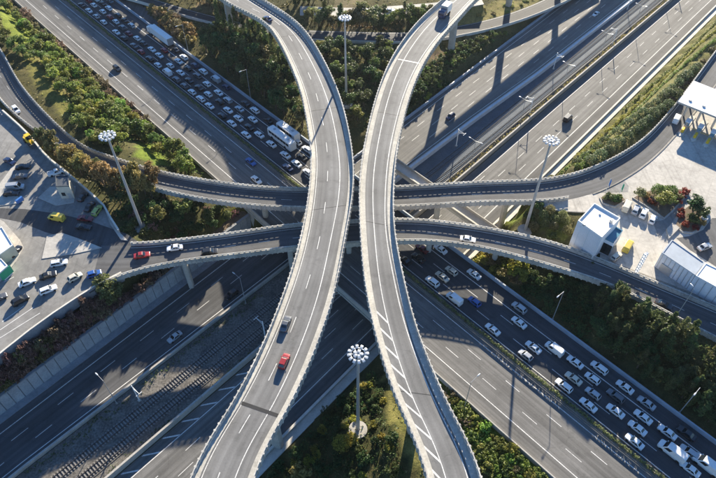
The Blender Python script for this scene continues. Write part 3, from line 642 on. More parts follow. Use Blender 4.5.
def n_wall(fo, w, hgt, mat, label, seg=5, s_lim=None, name='barrier_segment', rail=None, top=None):
    st = n_strip(lambda a: fo(a)+w/2, lambda a: fo(a)-w/2); r = tag(empty('barrier_wall'), label, 'barrier')
    for i in range(0, st.n-1, seg):
        if s_lim and not s_lim[0] <= st.s[i]-90 <= s_lim[1]: continue
        st.sweep([(0, 0, -.1), (0, 0, hgt), (1, 0, hgt), (1, 0, -.1)], i, min(i+seg+1, st.n)).build(name, mat, r)
    return r, st
n_wall(lambda a: nb(a)-.15, .5, 1.05, 'concrete', 'concrete barrier between the far lower carriageway and the railway')
r, st = n_wall(lambda a: nb(a)-1.1, .9, 1.7, 'fence_pale', 'pale fence of short panels on the railway side of the lower carriageway', 1, (100, 420), 'fence_panel')
n_wall(nw, .5, 1.9, 'concrete', 'tall concrete wall between the railway and the near lower carriageway')
r, st = n_wall(lambda a: nw(a)+2.6, .3, .9, 'concrete_dirty', 'low wall beside the planted strip along the railway', 5, (95, 420))
n_wall(lambda a: ncl(a)-3.9, .6, .85, 'concrete_pale', 'pale concrete barrier along the outer edge of the near lower carriageway')
r, st = n_wall(c_(1.75), .45, 1.1, 'barrier_blue', 'bluish barrier of posts and panels on the hedge side of the far carriageway', 1, (118, 420), 'fence_panel')
for sv in np.arange(212, st.s[-1]-20, 3.0):
    p = st.pos(sv, .5, 0); MB().box((p[0], p[1], .62), (.22, .52, 1.24), st.head(sv)).build('post', 'barrier_blue', r)
# pale footway strip beside N2 on the upper right
structure(n_strip(lambda a: ncl(a)-4.25, lambda a: ncl(a)-6.4).sweep([(0, 0, -.2), (0, 0, .12), (1, 0, .12), (1, 0, -.2)], closed=False).build('path', 'concrete_pale'), 'pale paved strip beside the lower carriageway')
# panelled retaining wall below the left toll plaza
rw = tag(empty('retaining_wall'), 'tall panelled grey retaining wall between the lower carriageway and the purple shrubs', 'wall')
q1 = cross_s(3, -4.2); send = float(n_so(mpt(q1, -4.2))[0])
sv = -80.0
WH = 5.4
def wall_prism(o0, o1, z0, z1, name, mat, parent): return MB().prism([tuple(npt(-80, o0)), tuple(npt(send, o0)), tuple(npt(send, o1)), tuple(npt(-80, o1))], z0, z1).build(name, mat, parent)
wall_prism(4.45, 7.9, -.3, WH, 'wall_core', 'concrete_wall', rw)
pm = MB().box((0, 0, WH/2-.1), (2.22, .22, WH-.2)).mesh('panel', 'retaining_panel')
while sv < send-2:
    p = npt(sv+1.2, 4.36); link('panel', pm, rw, (p[0], p[1], .12), (0, 0, AN)); sv += 2.4
wall_prism(5.0, 8.0, WH-.05, WH+.1, 'planted_top', 'soil', rw); wall_prism(4.2, 5.0, WH, WH+.3, 'coping', 'concrete_wall', rw)
kerb = structure(wall_prism(2.2, 4.3, -.1, .14, 'kerb', 'concrete_wall', None), 'broad concrete verge at the foot of the retaining wall')
# minor roads at the top
r3 = structure(box_strip(R3, 'tarmac_dark', 'road', None, .4), 'narrow curving road behind the trees at the top')  # dark tarmac here stands in for the blue shade over the road
line(R3, 0, .5, .15, .01, r3); line(R3, 1, -.5, .15, .01, r3)
t3 = tag(empty('barrier_wall'), 'pale low barrier along the curving road under the right flyover', 'barrier')
for i in range(0, R3.n-1, 2): R3.sweep([(1, .05, -.4), (1, .35, -.4), (1, .35, .8), (1, .05, .8)], i, min(i+3, R3.n)).build('barrier_segment', 'concrete_pale', t3)
structure(box_strip(R4, 'plaza_pale', 'road', None, .4), 'sunlit pale access road at the top between the flyovers')

# ------------------------------------------------------------------ plants
def leaves(cent, rad, n, size, rng, flat_=0.0, updown=.0, jit=.8):
    """n leaf faces round each clump centre, facing mostly outward from the clump"""
    k = len(cent); d = rng.normal(size=(k, n, 3)); d /= np.linalg.norm(d, axis=2)[..., None]
    r = rad[:, None]*rng.uniform(.45, 1.0, (k, n))**.6
    p = cent[:, None, :]+d*r[..., None]*np.array([1, 1, 1-flat_]); p = p.reshape(-1, 3)
    nrm = d.reshape(-1, 3)+rng.normal(size=p.shape)*jit*.6; nrm[:, 2] += .25; nrm /= np.linalg.norm(nrm, axis=1)[:, None]
    a = np.cross(nrm, rng.normal(size=p.shape)); a /= np.linalg.norm(a, axis=1)[:, None]; b = np.cross(nrm, a)
    s = size*rng.uniform(.6, 1.3, (len(p), 1)); a *= s; b *= s*rng.uniform(.6, 1., (len(p), 1))
    bend = nrm*s*.25
    v = np.stack([p-a-b*.2, p+b*.9+bend*.5, p+a*1.1-b*.1, p-b*.9-bend], 1); return v.reshape(-1, 3)
def quads(name, v, mat):
    v = v.astype(np.float32); me = bpy.data.meshes.new(name); n = len(v)//4
    me.vertices.add(len(v)); me.vertices.foreach_set('co', v.ravel()); me.loops.add(len(v)); me.loops.foreach_set('vertex_index', np.arange(len(v), dtype=np.int32))
    me.polygons.add(n); me.polygons.foreach_set('loop_start', np.arange(0, len(v), 4, dtype=np.int32)); me.update(calc_edges=True); me.materials.append(M[mat]); return me
def crown_pts(kind, rng):
    if kind == 'broad':      # unit crown radius, trunk foot at z = 0
        k = 34; d = rng.normal(size=(k, 3)); d /= np.linalg.norm(d, axis=1)[:, None]; r = rng.uniform(.25, .86, k)[:, None]
        c = d*r*np.array([1, 1, .85])*rng.uniform(.8, 1.15, (1, 3))+np.array([0, 0, 1.45]); c[:, 2] = np.maximum(c[:, 2], .75)
        return leaves(c, rng.uniform(.20, .40, k), 46, .085, rng, .25)
    if kind == 'grand':
        k = 95; d = rng.normal(size=(k, 3)); d /= np.linalg.norm(d, axis=1)[:, None]; r = rng.uniform(.45, .88, k)[:, None]
        c = d*r*np.array([1, 1, .85])+np.array([0, 0, 1.3]); c[:, 2] = np.maximum(c[:, 2], .5); return leaves(c, rng.uniform(.14, .26, k), 60, .05, rng, .2)
    if kind == 'bush':
        k = 20; d = rng.normal(size=(k, 3)); d[:, 2] = np.abs(d[:, 2]); d /= np.linalg.norm(d, axis=1)[:, None]; c = d*rng.uniform(.3, .8, k)[:, None]*np.array([1, 1, .8]); c[:, 2] += .22
        return leaves(c, rng.uniform(.22, .40, k), 42, .10, rng, .2)
    if kind == 'ball':
        k = 30; i = np.arange(k)+.5; ph = np.arccos(1-1.55*i/k); th = math.pi*(1+5**.5)*i
        c = np.stack([np.cos(th)*np.sin(ph), np.sin(th)*np.sin(ph), np.cos(ph)], 1)*.72*rng.uniform(.9, 1.08, (k, 1)); c[:, 2] += .62
        return leaves(c, rng.uniform(.24, .32, k), 36, .075, rng, .1)
    if kind == 'cypress':
        k = 46; z = rng.uniform(.25, 5.2, k); w = .62*np.sin(np.clip(z/5.6, 0, 1)*math.pi)**.7*(1-.45*z/5.6)+.05; th = rng.uniform(0, 6.28, k)
        c = np.stack([np.cos(th)*w*.6, np.sin(th)*w*.6, z], 1); return leaves(c, w*.55+.12, 38, .10, rng, -.5)
    if kind == 'pine':
        k = 40; z = rng.uniform(.7, 3.0, k); w = (3.3-z)/2.6; th = rng.uniform(0, 6.28, k); q = rng.uniform(.25, 1, k)
        c = np.stack([np.cos(th)*w*q, np.sin(th)*w*q, z+.1*q], 1); return leaves(c, .16+.16*w, 40, .085, rng, .5)
    if kind == 'scrub':      # thin, twiggy
        k = 26; th = rng.uniform(0, 6.28, k); q = rng.uniform(.1, 1., k)**.7; c = np.stack([np.cos(th)*q, np.sin(th)*q, rng.uniform(.15, .95, k)*(1.15-q*.6)], 1)
        return leaves(c, rng.uniform(.14, .26, k), 26, .07, rng, .1, jit=1.4)
def trunk_mesh(kind, rng):
    mb = MB(); top = dict(grand=1.35, broad=1.35, cypress=3.6, pine=2.7)[kind]; r = dict(grand=.085, broad=.085, cypress=.09, pine=.09)[kind]
    mb.tube((0, 0, -.25), (.03, .02, top*.55), r, r*.7, 7); mb.tube((.03, .02, top*.55), (0, .03, top), r*.7, r*.3, 7)
    if kind != 'cypress':
        for i in range(5):
            a = i*1.256+rng.uniform(-.4, .4); z0 = top*(.5+.08*i); l = rng.uniform(.4, .7)
            mb.tube((.02, .02, z0), (math.cos(a)*l, math.sin(a)*l, z0+l*.6), r*.5, r*.15, 5)
    return mb.mesh('trunk', 'bark')
MESHES = {}
def veg(kind, mat, i):
    k = (kind, mat, i)
    if k not in MESHES:
        nm = 'crown' if kind in ('broad', 'cypress', 'pine', 'grand') else 'foliage'
        MESHES[k] = quads(nm, crown_pts(kind, np.random.default_rng(sum(map(ord, kind))*13+i)), mat)
        if nm == 'crown': MESHES[(kind, 'trunk', i)] = trunk_mesh(kind, np.random.default_rng(i))
    return MESHES[k]
NV = dict(grand=1, broad=5, bush=4, ball=3, cypress=3, pine=3, scrub=4)
def plant(kind, mat, p, r, label, group, name=None, hz=1.0):
    i = random.randrange(NV[kind]); r *= 1.12; rz = random.uniform(0, 6.28); sz = r*hz*random.uniform(.88, 1.15)
    if kind in ('broad', 'cypress', 'pine', 'grand'):
        nm = name or dict(broad=dict(leaf_autumn='autumn_tree', leaf_olive='olive_tree', leaf_dark='evergreen_tree').get(mat, 'tree'), grand='tree', cypress='cypress_tree', pine='pine_tree')[kind]
        o = tag(empty(nm, p, rz), label, 'tree', group); o.scale = (r, r, sz); me = veg(kind, mat, i)
        link('crown', me, o); link('trunk', MESHES[(kind, 'trunk', i)], o)
    else:
        o = tag(link(name or dict(bush='bush', scrub='shrub', ball='round_bush')[kind], veg(kind, mat, i), None, p, (0, 0, rz), (r, r, sz)), label, 'bush' if kind != 'scrub' else 'shrub', group)
    return o
TAKEN = []
def free(p, d):
    return all((p[0]-q[0])**2+(p[1]-q[1])**2 > (d+q[2])**2*.42 for q in TAKEN)
def onroad(x, y):
    i = min(max(int(np.searchsorted(GX, x)), 1), len(GX)-1); j = min(max(int(np.searchsorted(GY, y)), 1), len(GY)-1); F = FT
    return F[j, i] or F[j-1, i] or F[j, i-1] or F[j-1, i-1]
FT = foot.reshape(XX.shape)
def scatter(poly, n, kinds, label, group, z0=8., name=None, gap=1.0, tries=40):
    """kinds: (weight, kind, leaf, rmin, rmax, height factor)"""
    w = np.array([PG(x, y, z0)[:2] for x, y in poly]); lo, hi = w.min(0), w.max(0); made = 0
    wt = [k[0] for k in kinds]
    for _ in range(n*tries):
        if made >= n: break
        p = RNG.uniform(lo, hi)
        if not inpoly(w, p[0], p[1]) or onroad(*p): continue
        kd = random.choices(kinds, wt)[0]; r = random.uniform(kd[3], kd[4])
        if not free(p, r*gap): continue
        TAKEN.append((p[0], p[1], r*gap)); made += 1
        plant(kd[1], kd[2], (p[0], p[1], tz(*p)-.05), r, label[kd[1]] if isinstance(label, dict) else label, group, name, kd[5])
def row(px, z0, step, kind, leaf, r, label, group, hz=1., jit=.4, name=None):
    w = resample([PG(x, y, z0)[:2] for x, y in px], 200); ln = np.linalg.norm(np.diff(w, axis=0), axis=1).sum(); n = int(ln/step)
    for q in resample(w[::8], max(n, 3)):
        q = q+RNG.normal(size=2)*jit*.4; rr = r*random.uniform(.8, 1.2)
        if onroad(*q): continue
        TAKEN.append((q[0], q[1], rr)); plant(kind, leaf, (q[0], q[1], tz(*q)-.05), rr, label, group, name, hz)
# single plants that stand out
def one(px, z0, kind, leaf, r, label, hz=1., name=None):
    p = PG(*px, z0); TAKEN.append((p[0], p[1], r)); return plant(kind, leaf, tuple(p), r, label, None, name, hz)
zc = min(np.arange(7, 18, .1), key=lambda z: abs(n_so(P(108, 288, z))[1]-6.3)); q = P(108, 288, zc); TAKEN.append((q[0], q[1], 4.)); plant('grand', 'leaf_olive', (q[0], q[1], 5.4), 3.3, 'big round olive green tree at the corner of the lower plaza wall', None, None, (zc-5.4)/(1.3*3.3*1.12))
one((341, 446), 4, 'ball', 'leaf_yellow', 2.0, 'round yellow-green bush beside the foot of the nearest light mast', 1.0, 'bush')
one((351, 441), 4, 'ball', 'leaf_yellow', 1.5, 'smaller yellow-green bush touching the light mast footing', 1.0, 'bush')
one((300, 474), 4, 'bush', 'leaf_autumn', 2.4, 'orange-tinged bush near the lower edge between the flyovers', 1.0, 'bush')
one((160, 222), 10, 'broad', 'leaf_green', 2.6, 'round green tree just right of the plaza light mast', .8)
one((186, 214), 10, 'broad', 'leaf_green', 3.0, 'leafy green tree under the upper ramp by the plaza light mast', .8)
# left strip between the sunlit carriageway and the upper ramp
scatter([(2, 0), (24, 0), (160, 124), (236, 184), (226, 182), (150, 131), (14, 12)], 75, [(5, 'scrub', 'leaf_brown', 1.7, 2.6, 1.3), (3, 'bush', 'leaf_olive', 1.4, 2.3, 1.2), (1, 'scrub', 'leaf_purple', 1.5, 2.2, 1.2)], 'brownish shrub in the belt along the sunlit carriageway', 'brown shrubs along the sunlit carriageway', 8, gap=.62)
scatter([(0, 0), (10, 8), (60, 50), (150, 132), (226, 182), (180, 173), (168, 166), (140, 138), (120, 152), (92, 143), (70, 112), (48, 68), (22, 30), (6, 12)], 165, [(4, 'broad', 'leaf_green', 1.7, 2.8, .95), (5, 'broad', 'leaf_bright', 1.4, 2.3, .9), (3, 'bush', 'leaf_bright', 1.2, 2.0, 1.2)],
        dict(broad='green leafy tree in the sunlit wood on the left slope', bush='bright green bush in the sunlit wood on the left slope'), 'trees in the left wood', 10, gap=.58)
scatter([(0, 22), (12, 40), (30, 52), (46, 60), (34, 64), (20, 56), (0, 44)], 16, [(1, 'broad', 'leaf_green', 1.6, 2.4, .9)], 'green tree above the grassy clearing at the left edge', 'trees by the clearing', 12)
# autumn trees between ramp and plaza wall
scatter([(32, 124), (60, 146), (102, 168), (150, 182), (160, 190), (152, 200), (128, 196), (100, 184), (84, 178), (62, 160), (46, 148)], 44, [(5, 'broad', 'leaf_autumn', 1.7, 2.6, 1.45), (2, 'broad', 'leaf_olive', 1.6, 2.4, 1.4), (1, 'bush', 'leaf_autumn', 1.3, 2.0, 1.2)],
        dict(broad='orange-brown autumn tree between upper ramp and toll plaza', bush='orange-brown bush between upper ramp and toll plaza'), 'autumn trees by the plaza', 13.5, gap=.58)
scatter([(-10, 92), (6, 104), (30, 128), (36, 140), (20, 130), (4, 118), (-12, 108)], 18, [(1, 'bush', 'leaf_brown', 1.3, 2.0, 1.2), (3, 'broad', 'leaf_brown', 1.5, 2.2, 1.6)], dict(bush='brownish bush between the ramp bend and the left plaza', broad='brownish tree between the ramp bend and the left plaza'), 'brown plants by the ramp bend', 13.5)
scatter([(122, 196), (150, 196), (200, 204), (246, 210), (226, 222), (200, 234), (150, 238), (128, 232), (118, 215)], 40, [(3, 'bush', 'leaf_dark', 1.2, 2.2, 1.1), (2, 'broad', 'leaf_dark', 1.5, 2.3, .8), (1, 'scrub', 'leaf_purple', 1.2, 1.8, 1.2)],
        dict(broad='dark green tree between the two ramps beside the plaza mast', bush='dark shrub between the two ramps beside the plaza mast', scrub='dull purple shrub between the two ramps beside the plaza mast'), 'plants between the ramps on the left', 10, gap=.8)
# wood between the queue and the left flyover
scatter([(132, 4), (150, 6), (176, 18), (196, 34), (190, 44), (160, 26), (140, 14)], 26, [(3, 'bush', 'leaf_autumn', 1.8, 2.7, 1.2), (2, 'scrub', 'leaf_brown', 1.8, 2.6, 1.3)], 'russet shrub above the white lorry between queue and top road', 'russet shrubs above the lorry', 8.2, gap=.75)
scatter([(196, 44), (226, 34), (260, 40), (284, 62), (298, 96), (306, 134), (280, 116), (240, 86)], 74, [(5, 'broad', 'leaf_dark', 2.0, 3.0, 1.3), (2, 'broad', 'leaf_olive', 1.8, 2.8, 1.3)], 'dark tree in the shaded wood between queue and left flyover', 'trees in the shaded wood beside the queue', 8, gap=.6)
for i, q in enumerate([(239, 47), (246, 50), (252, 53), (258, 50), (262, 56), (268, 57), (234, 44), (228, 41), (274, 66), (281, 76), (222, 40)]):
    p = PG(*q, 8); plant('cypress', 'leaf_cypress', tuple(p), 1.5*random.uniform(.85, 1.15), 'slender dark cypress between the queue and the left flyover', 'cypresses by the left flyover', None, 1.55)
scatter([(184, -2), (236, -4), (262, 18), (246, 22), (214, 12)], 24, [(3, 'broad', 'leaf_olive', 2.0, 3.0, 1.0), (1, 'broad', 'leaf_autumn', 1.8, 2.6, 1.0)], 'olive tree behind the narrow road left of the left flyover', 'olive trees at the top left', 9, gap=.75)
scatter([(120, -14), (180, -14), (184, 2), (150, -2)], 10, [(1, 'broad', 'leaf_dark', 2.0, 3.0, 1.0)], 'dark tree at the top edge above the lorry', 'dark trees at the top', 9)
# between the flyovers at the top
scatter([(286, 0), (330, 0), (340, 18), (372, 17), (432, 14), (420, 32), (330, 30), (306, 22)], 46, [(4, 'broad', 'leaf_olive', 1.9, 2.9, 1.05), (2, 'broad', 'leaf_green', 1.8, 2.6, 1.0), (1, 'cypress', 'leaf_cypress', 1.3, 1.7, 1.0)],
        dict(broad='olive green tree in the grove between the flyovers at the top', cypress='dark cypress in the grove between the flyovers at the top'), 'grove between the flyovers', 8.5, gap=.74)
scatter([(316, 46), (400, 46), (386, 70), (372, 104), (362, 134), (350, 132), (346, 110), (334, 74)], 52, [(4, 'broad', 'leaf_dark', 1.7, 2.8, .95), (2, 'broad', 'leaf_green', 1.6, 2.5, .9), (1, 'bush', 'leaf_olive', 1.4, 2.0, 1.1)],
        dict(broad='dark green tree round the farthest light mast between the flyovers', bush='olive bush round the farthest light mast between the flyovers'), 'trees round the far light mast', 5, gap=.72)
# right of the right flyover: slope with planted rows
for k in range(6):
    y0 = 44+k*6.5
    row([(448-k*7, y0+6), (478-k*5, y0-5), (520-k*14, y0-19+k*1.2)], 6, 2.6, 'bush', 'leaf_green' if k % 2 else 'leaf_dark', 1.25, 'small clipped bush in the planted rows beneath the right flyover', 'bush rows under the right flyover', 1.0)
scatter([(412, 70), (430, 70), (448, 88), (424, 108), (408, 118), (404, 112), (410, 92)], 30, [(2, 'bush', 'leaf_dark', 1.2, 2.0, 1.1), (1, 'bush', 'leaf_bright', 1.0, 1.5, 1.)], 'dark bush on the shaded slope beside the right flyover', 'bushes beside the right flyover', 3)
scatter([(460, 10), (500, 0), (545, -6), (540, 0), (500, 16), (458, 26)], 14, [(1, 'bush', 'leaf_grass', .8, 1.4, .8)], 'small tussock on the dry grass bank at the top', 'tussocks on the dry bank', 8)
# hedged slope between N2 and the right plaza
def hedge_row(px, z0, leaf, label, r=.85, step=.7, dens=34):
    w = resample([PG(x, y, z0)[:2] for x, y in px], 120); ln = np.linalg.norm(np.diff(w, axis=0), axis=1).sum(); w = resample(w[::6], int(ln/step)); cs = []; rs = []
    for q in w:
        if onroad(*q): continue
        for _ in range(2): cs.append((q[0]+RNG.normal()*.22, q[1]+RNG.normal()*.22, tz(*q)+r*RNG.uniform(.35, 1.0))); rs.append(r*RNG.uniform(.5, .85))
        TAKEN.append((q[0], q[1], r))
    if not cs: return print('NO HEDGE', label)
    return tag(link('hedge', quads('hedge', leaves(np.array(cs), np.array(rs), dens, .15, RNG, .1), leaf)), label, 'hedge', 'hedge rows on the right slope')
for k, (px, leaf, lab) in enumerate([([(556, 170), (630, 105), (724, 16)], 'leaf_green', 'clipped hedge row closest to the lower carriageway on the right slope'), ([(561, 169), (635, 107), (728, 22)], 'leaf_bright', 'clipped hedge row, second up the right slope'), ([(566, 168), (640, 108), (732, 28)], 'leaf_green', 'clipped hedge row, third up the right slope')]): hedge_row(px, 3+k, leaf, lab)
for px, leaf, r, st_, kind, lab, grp in [([(575, 166), (646, 112), (738, 34)], 'leaf_sage', 1.75, 3.7, 'ball', 'round grey-green bush in the lower row of round bushes', 'lower row of round bushes'), ([(582, 169), (654, 117), (744, 40)], 'leaf_sage', 1.75, 3.7, 'ball', 'round grey-green bush in the upper row of round bushes', 'upper row of round bushes'),
        ([(564, 173), (640, 128), (662, 110)], 'leaf_green', 1.15, 2.1, 'bush', 'low green bush in the row along the upper ramp', 'bush row along the upper ramp'), ([(662, 112), (690, 78), (716, 46)], 'leaf_brown', 1.1, 2.1, 'bush', 'brownish low bush beside the toll canopy and upper ramp', 'bush row beside the toll canopy')]:
    row(px, 8, st_, kind, leaf, r, lab, grp, 1.0, .7, 'round_bush' if kind == 'ball' else 'bush')
scatter([(545, 170), (560, 163), (600, 150), (600, 158), (570, 172)], 18, [(1, 'bush', 'leaf_grass', .9, 1.6, 1.), (1, 'bush', 'leaf_green', .9, 1.4, 1.)], 'loose bush at the pointed end of the hedged slope', 'bushes at the end of the hedged slope', 10)
# planted strip beside the railway wall
cs = np.array([(*npt(sv, nw(sv)+1.3+RNG.uniform(-.6, .6)), RNG.uniform(.2, 1.0)) for sv in np.arange(132, 340, .45)])
tag(link('shrubbery', quads('shrubbery', leaves(cs, RNG.uniform(.3, .7, len(cs)), 16, .14, RNG, .1, jit=1.3), 'leaf_autumn')), 'russet shrubbery in the narrow strip along the railway wall', kind='stuff')
# grass and shrubs between the ramps on the right
scatter([(530, 206), (566, 210), (572, 224), (566, 240), (545, 235), (526, 224)], 12, [(2, 'ball', 'leaf_olive', 1.2, 1.8, 1.), (1, 'bush', 'leaf_dark', 1.2, 1.8, 1.)], dict(ball='round bush on the lawn beside the white plaza building', bush='dark bush on the lawn beside the white plaza building'), 'bushes on the lawn by the white building', 12)
# wood on the lower right
scatter([(466, 250), (500, 256), (530, 266), (520, 285), (500, 284), (480, 270)], 24, [(2, 'bush', 'leaf_yellow', 1.3, 2.0, 1.), (2, 'bush', 'leaf_autumn', 1.3, 2.1, 1.1), (1, 'bush', 'leaf_green', 1.3, 2., 1.)], 'yellowish bush on the bank below the lower ramp', 'yellow bushes below the lower ramp', 9, gap=.75)
scatter([(526, 272), (580, 280), (592, 300), (586, 340), (560, 326), (510, 290)], 44, [(3, 'scrub', 'leaf_dark', 1.4, 2.4, 1.1), (2, 'bush', 'leaf_dark', 1.3, 2.0, 1.)], 'grey-green scrub bush on the shaded bank beside the queue', 'scrub on the shaded bank', 9, gap=.8)
scatter([(588, 288), (620, 296), (670, 322), (716, 346), (730, 356), (730, 440), (716, 436), (680, 412), (626, 372), (590, 340)], 74, [(4, 'pine', 'leaf_cypress', 1.3, 2.0, 1.1), (2, 'cypress', 'leaf_cypress', 1.0, 1.4, .9), (2, 'broad', 'leaf_dark', 1.4, 2.1, .8), (1, 'broad', 'leaf_olive', 1.5, 2.2, .9)],
        dict(pine='dark pine in the wood between lower ramp and queue', cypress='narrow cypress in the wood between lower ramp and queue', broad='dark broadleaf tree in the wood between lower ramp and queue'), 'wood on the lower right', 10, gap=.72)
# bank beside the right flyover, bottom
scatter([(436, 366), (446, 374), (470, 396), (500, 420), (566, 478), (500, 490), (484, 470), (452, 404)], 60, [(4, 'bush', 'leaf_green', 1.2, 2.0, 1.), (3, 'bush', 'leaf_bright', 1.1, 1.8, 1.), (1, 'scrub', 'leaf_brown', 1.2, 1.8, 1.)], dict(bush='green bush on the sunlit bank between right flyover and motorway', scrub='dry brown bush on the sunlit bank between right flyover and motorway'), 'bushes on the sunlit bank', 6.5, gap=.75)
# between the flyovers, bottom
scatter([(318, 392), (350, 360), (366, 362), (384, 400), (400, 440), (410, 478), (262, 480), (296, 420)], 46, [(3, 'scrub', 'leaf_dark', 1.2, 2.0, 1.2), (2, 'bush', 'leaf_dark', 1.2, 1.9, 1.), (1, 'bush', 'leaf_yellow', .9, 1.4, 1.)], dict(scrub='sparse dark shrub in the shade between the flyovers at the bottom', bush='leafy bush in the shade between the flyovers at the bottom'), 'shrubs between the flyovers at the bottom', 4)
# purple shrubs above the retaining wall, up the bank to the plaza wall
for sv in np.arange(-34, 64, .85):
    lim = next((n for n in np.arange(5.4, 16, .3) if inpoly(plazaL, *npt(sv, n))), 13.0)
    for k in range(2 if lim < 10 else 4):
        nn_ = RNG.uniform(5.5, max(6.0, min(lim-1.2, 13))); q = npt(sv+RNG.uniform(-.5, .5), nn_); zb = max(tz(*q), 5.45 if nn_ < 8 else 0)-.05; lf = random.choices(['leaf_purple', 'leaf_brown', 'leaf_olive'], [6, 2, 1])[0]; r_ = random.uniform(1.15, 1.7)
        w_ = dict(leaf_purple='purple-brown', leaf_brown='grey-brown', leaf_olive='olive')[lf]
        if sv > 35 and k == 0: continue
        if k == 0: plant('broad', lf, (q[0], q[1], zb), r_, w_+' small tree on the bank above the panelled retaining wall', 'shrubs above the retaining wall', 'small_tree', max(1.0, (14.0+random.uniform(-3.5, 1.2)-zb)/(2.35*r_*1.12)))
        else: plant(random.choice(['scrub', 'bush']), lf, (q[0], q[1], zb), r_, w_+' shrub on the bank above the panelled retaining wall', 'shrubs above the retaining wall', 'shrub', random.uniform(1.6, 3.2) if sv < 35 else 1.3)
# thickets: low growth between the trees, too tangled to count
def thicket(polys, mat, label, rad=(.5, 1.0), per=9, size=.2, z0=8., dens=.35):
    cs = []
    for poly in polys:
        w = np.array([PG(x, y, z0)[:2] for x, y in poly]); lo, hi = w.min(0), w.max(0); n = int(np.prod(hi-lo)*dens)
        q = RNG.uniform(lo, hi, (n, 2)); q = q[inpoly(w, q[:, 0], q[:, 1])]
        cs += [(x, y, tz(x, y)+.25+RNG.uniform(0, .5)) for x, y in q if not onroad(x, y)]
    cs = np.array(cs); tag(link('undergrowth', quads('undergrowth', leaves(cs, RNG.uniform(*rad, len(cs)), per, size, RNG, .3, jit=1.2), mat)), label, kind='stuff')
thicket([[(2, 0), (24, 0), (160, 124), (236, 184), (226, 182), (150, 131), (14, 12)]], 'leaf_brown', 'brown tangle of low growth along the sunlit carriageway', dens=.6)
thicket([[(10, 8), (60, 50), (150, 132), (226, 182), (180, 173), (168, 166), (140, 138), (120, 152), (92, 143), (70, 112), (48, 68), (22, 30)], [(436, 366), (446, 374), (500, 420), (566, 478), (500, 490), (484, 470), (452, 404)]], 'leaf_green', 'green low growth between the trees of the sunlit slopes', dens=.45)
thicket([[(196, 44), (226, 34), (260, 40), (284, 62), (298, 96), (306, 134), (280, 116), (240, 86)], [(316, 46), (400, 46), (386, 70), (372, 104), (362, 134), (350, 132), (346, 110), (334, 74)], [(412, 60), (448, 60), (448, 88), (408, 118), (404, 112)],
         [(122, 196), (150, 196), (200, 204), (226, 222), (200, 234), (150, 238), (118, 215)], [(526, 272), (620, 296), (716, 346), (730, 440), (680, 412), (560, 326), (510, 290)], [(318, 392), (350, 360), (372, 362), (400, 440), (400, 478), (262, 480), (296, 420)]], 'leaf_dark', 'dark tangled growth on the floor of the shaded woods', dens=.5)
thicket([[(-20, 378), (0, 362), (46, 326), (96, 292), (130, 277), (166, 268), (172, 276), (120, 308), (62, 352), (0, 402), (-20, 414)]], 'leaf_purple', 'purple-brown low growth above the retaining wall', dens=.8, z0=10)
thicket([[(32, 124), (60, 146), (102, 168), (150, 182), (160, 190), (128, 196), (84, 178), (46, 148)], [(132, 4), (150, 6), (196, 34), (190, 44), (140, 14)], [(466, 250), (530, 266), (520, 285), (480, 270)], [(190, -2), (236, -4), (262, 18), (214, 12)], [(300, 18), (420, 20), (420, 30), (330, 30)]], 'leaf_autumn', 'russet low growth under the autumn-coloured trees', dens=.45, z0=11)
thicket([[(430, 58), (520, 22), (545, 8), (540, 22), (470, 70), (440, 88)]], 'leaf_sage', 'grey-green ground cover among the bush rows under the right flyover', dens=.3, z0=6, rad=(.3, .6), size=.16)
cs = [(*npt(sv, nb(sv)-1.2-abs(RNG.normal())*1.1), RNG.uniform(.1, .6)) for sv in np.arange(-40, 95, .5)]+[(*npt(sv, nw(sv)+.5+abs(RNG.normal())*.7), RNG.uniform(.1, .5)) for sv in np.arange(-40, 95, .8)]
keep_ = [c for c in cs if math.sin(c[0]*.35)+math.sin(c[1]*.21+1) > -.7]
tag(link('weeds', quads('weeds', leaves(np.array(keep_), RNG.uniform(.35, .8, len(keep_)), 14, .15, RNG, .3, jit=1.3), 'leaf_dark')), 'dark weeds growing along both sides of the railway at the lower left', kind='stuff')
# median hedge: one clipped row of bushes that has grown together
hm = []
rg = np.random.default_rng(5)
for sv in np.arange(-20, 330, .8):
    p = mpt(sv, 12.7+rg.uniform(-.12, .12)); hm.append(leaves(np.array([[p[0], p[1], ZM+.42+rg.uniform(-.1, .2)], [p[0], p[1], ZM+.75+rg.uniform(-.15, .15)]]), np.array([.5, .42]), 26, .16, rg))
hedge = tag(link('hedge', quads('hedge', np.vstack(hm), 'leaf_olive')), 'low clipped hedge running along the median beside the queue', 'hedge')
# low growth on the open ground
def undergrowth(n, name, mat, label, want, size):
    x = RNG.uniform(-190, 190, n); y = RNG.uniform(46, 300, n); c = []
    for a, b in zip(x, y):
        dz = CAMH-8; v = (b*SP-dz*CP); 
        if abs(a)*FPX/(dz*SP+b*CP) > 372: continue
        if onroad(a, b): continue
        i = min(np.searchsorted(GX, a), len(GX)-1); j = min(np.searchsorted(GY, b), len(GY)-1); cc = C[j*len(GX)+i]
        if want(cc): c.append((a, b, tz(a, b)+.12))
    c = np.array(c); tag(link(name, quads(name, leaves(c, np.full(len(c), .45), 3, size, RNG, .6), mat)), label, kind='stuff')
undergrowth(26000, 'undergrowth', 'leaf_olive', 'low olive scrub covering the ground under the trees', lambda c: c[1] < .115, .26)
undergrowth(16000, 'grass', 'leaf_grass', 'tufts of grass on the open banks', lambda c: c[1] >= .10, .18)

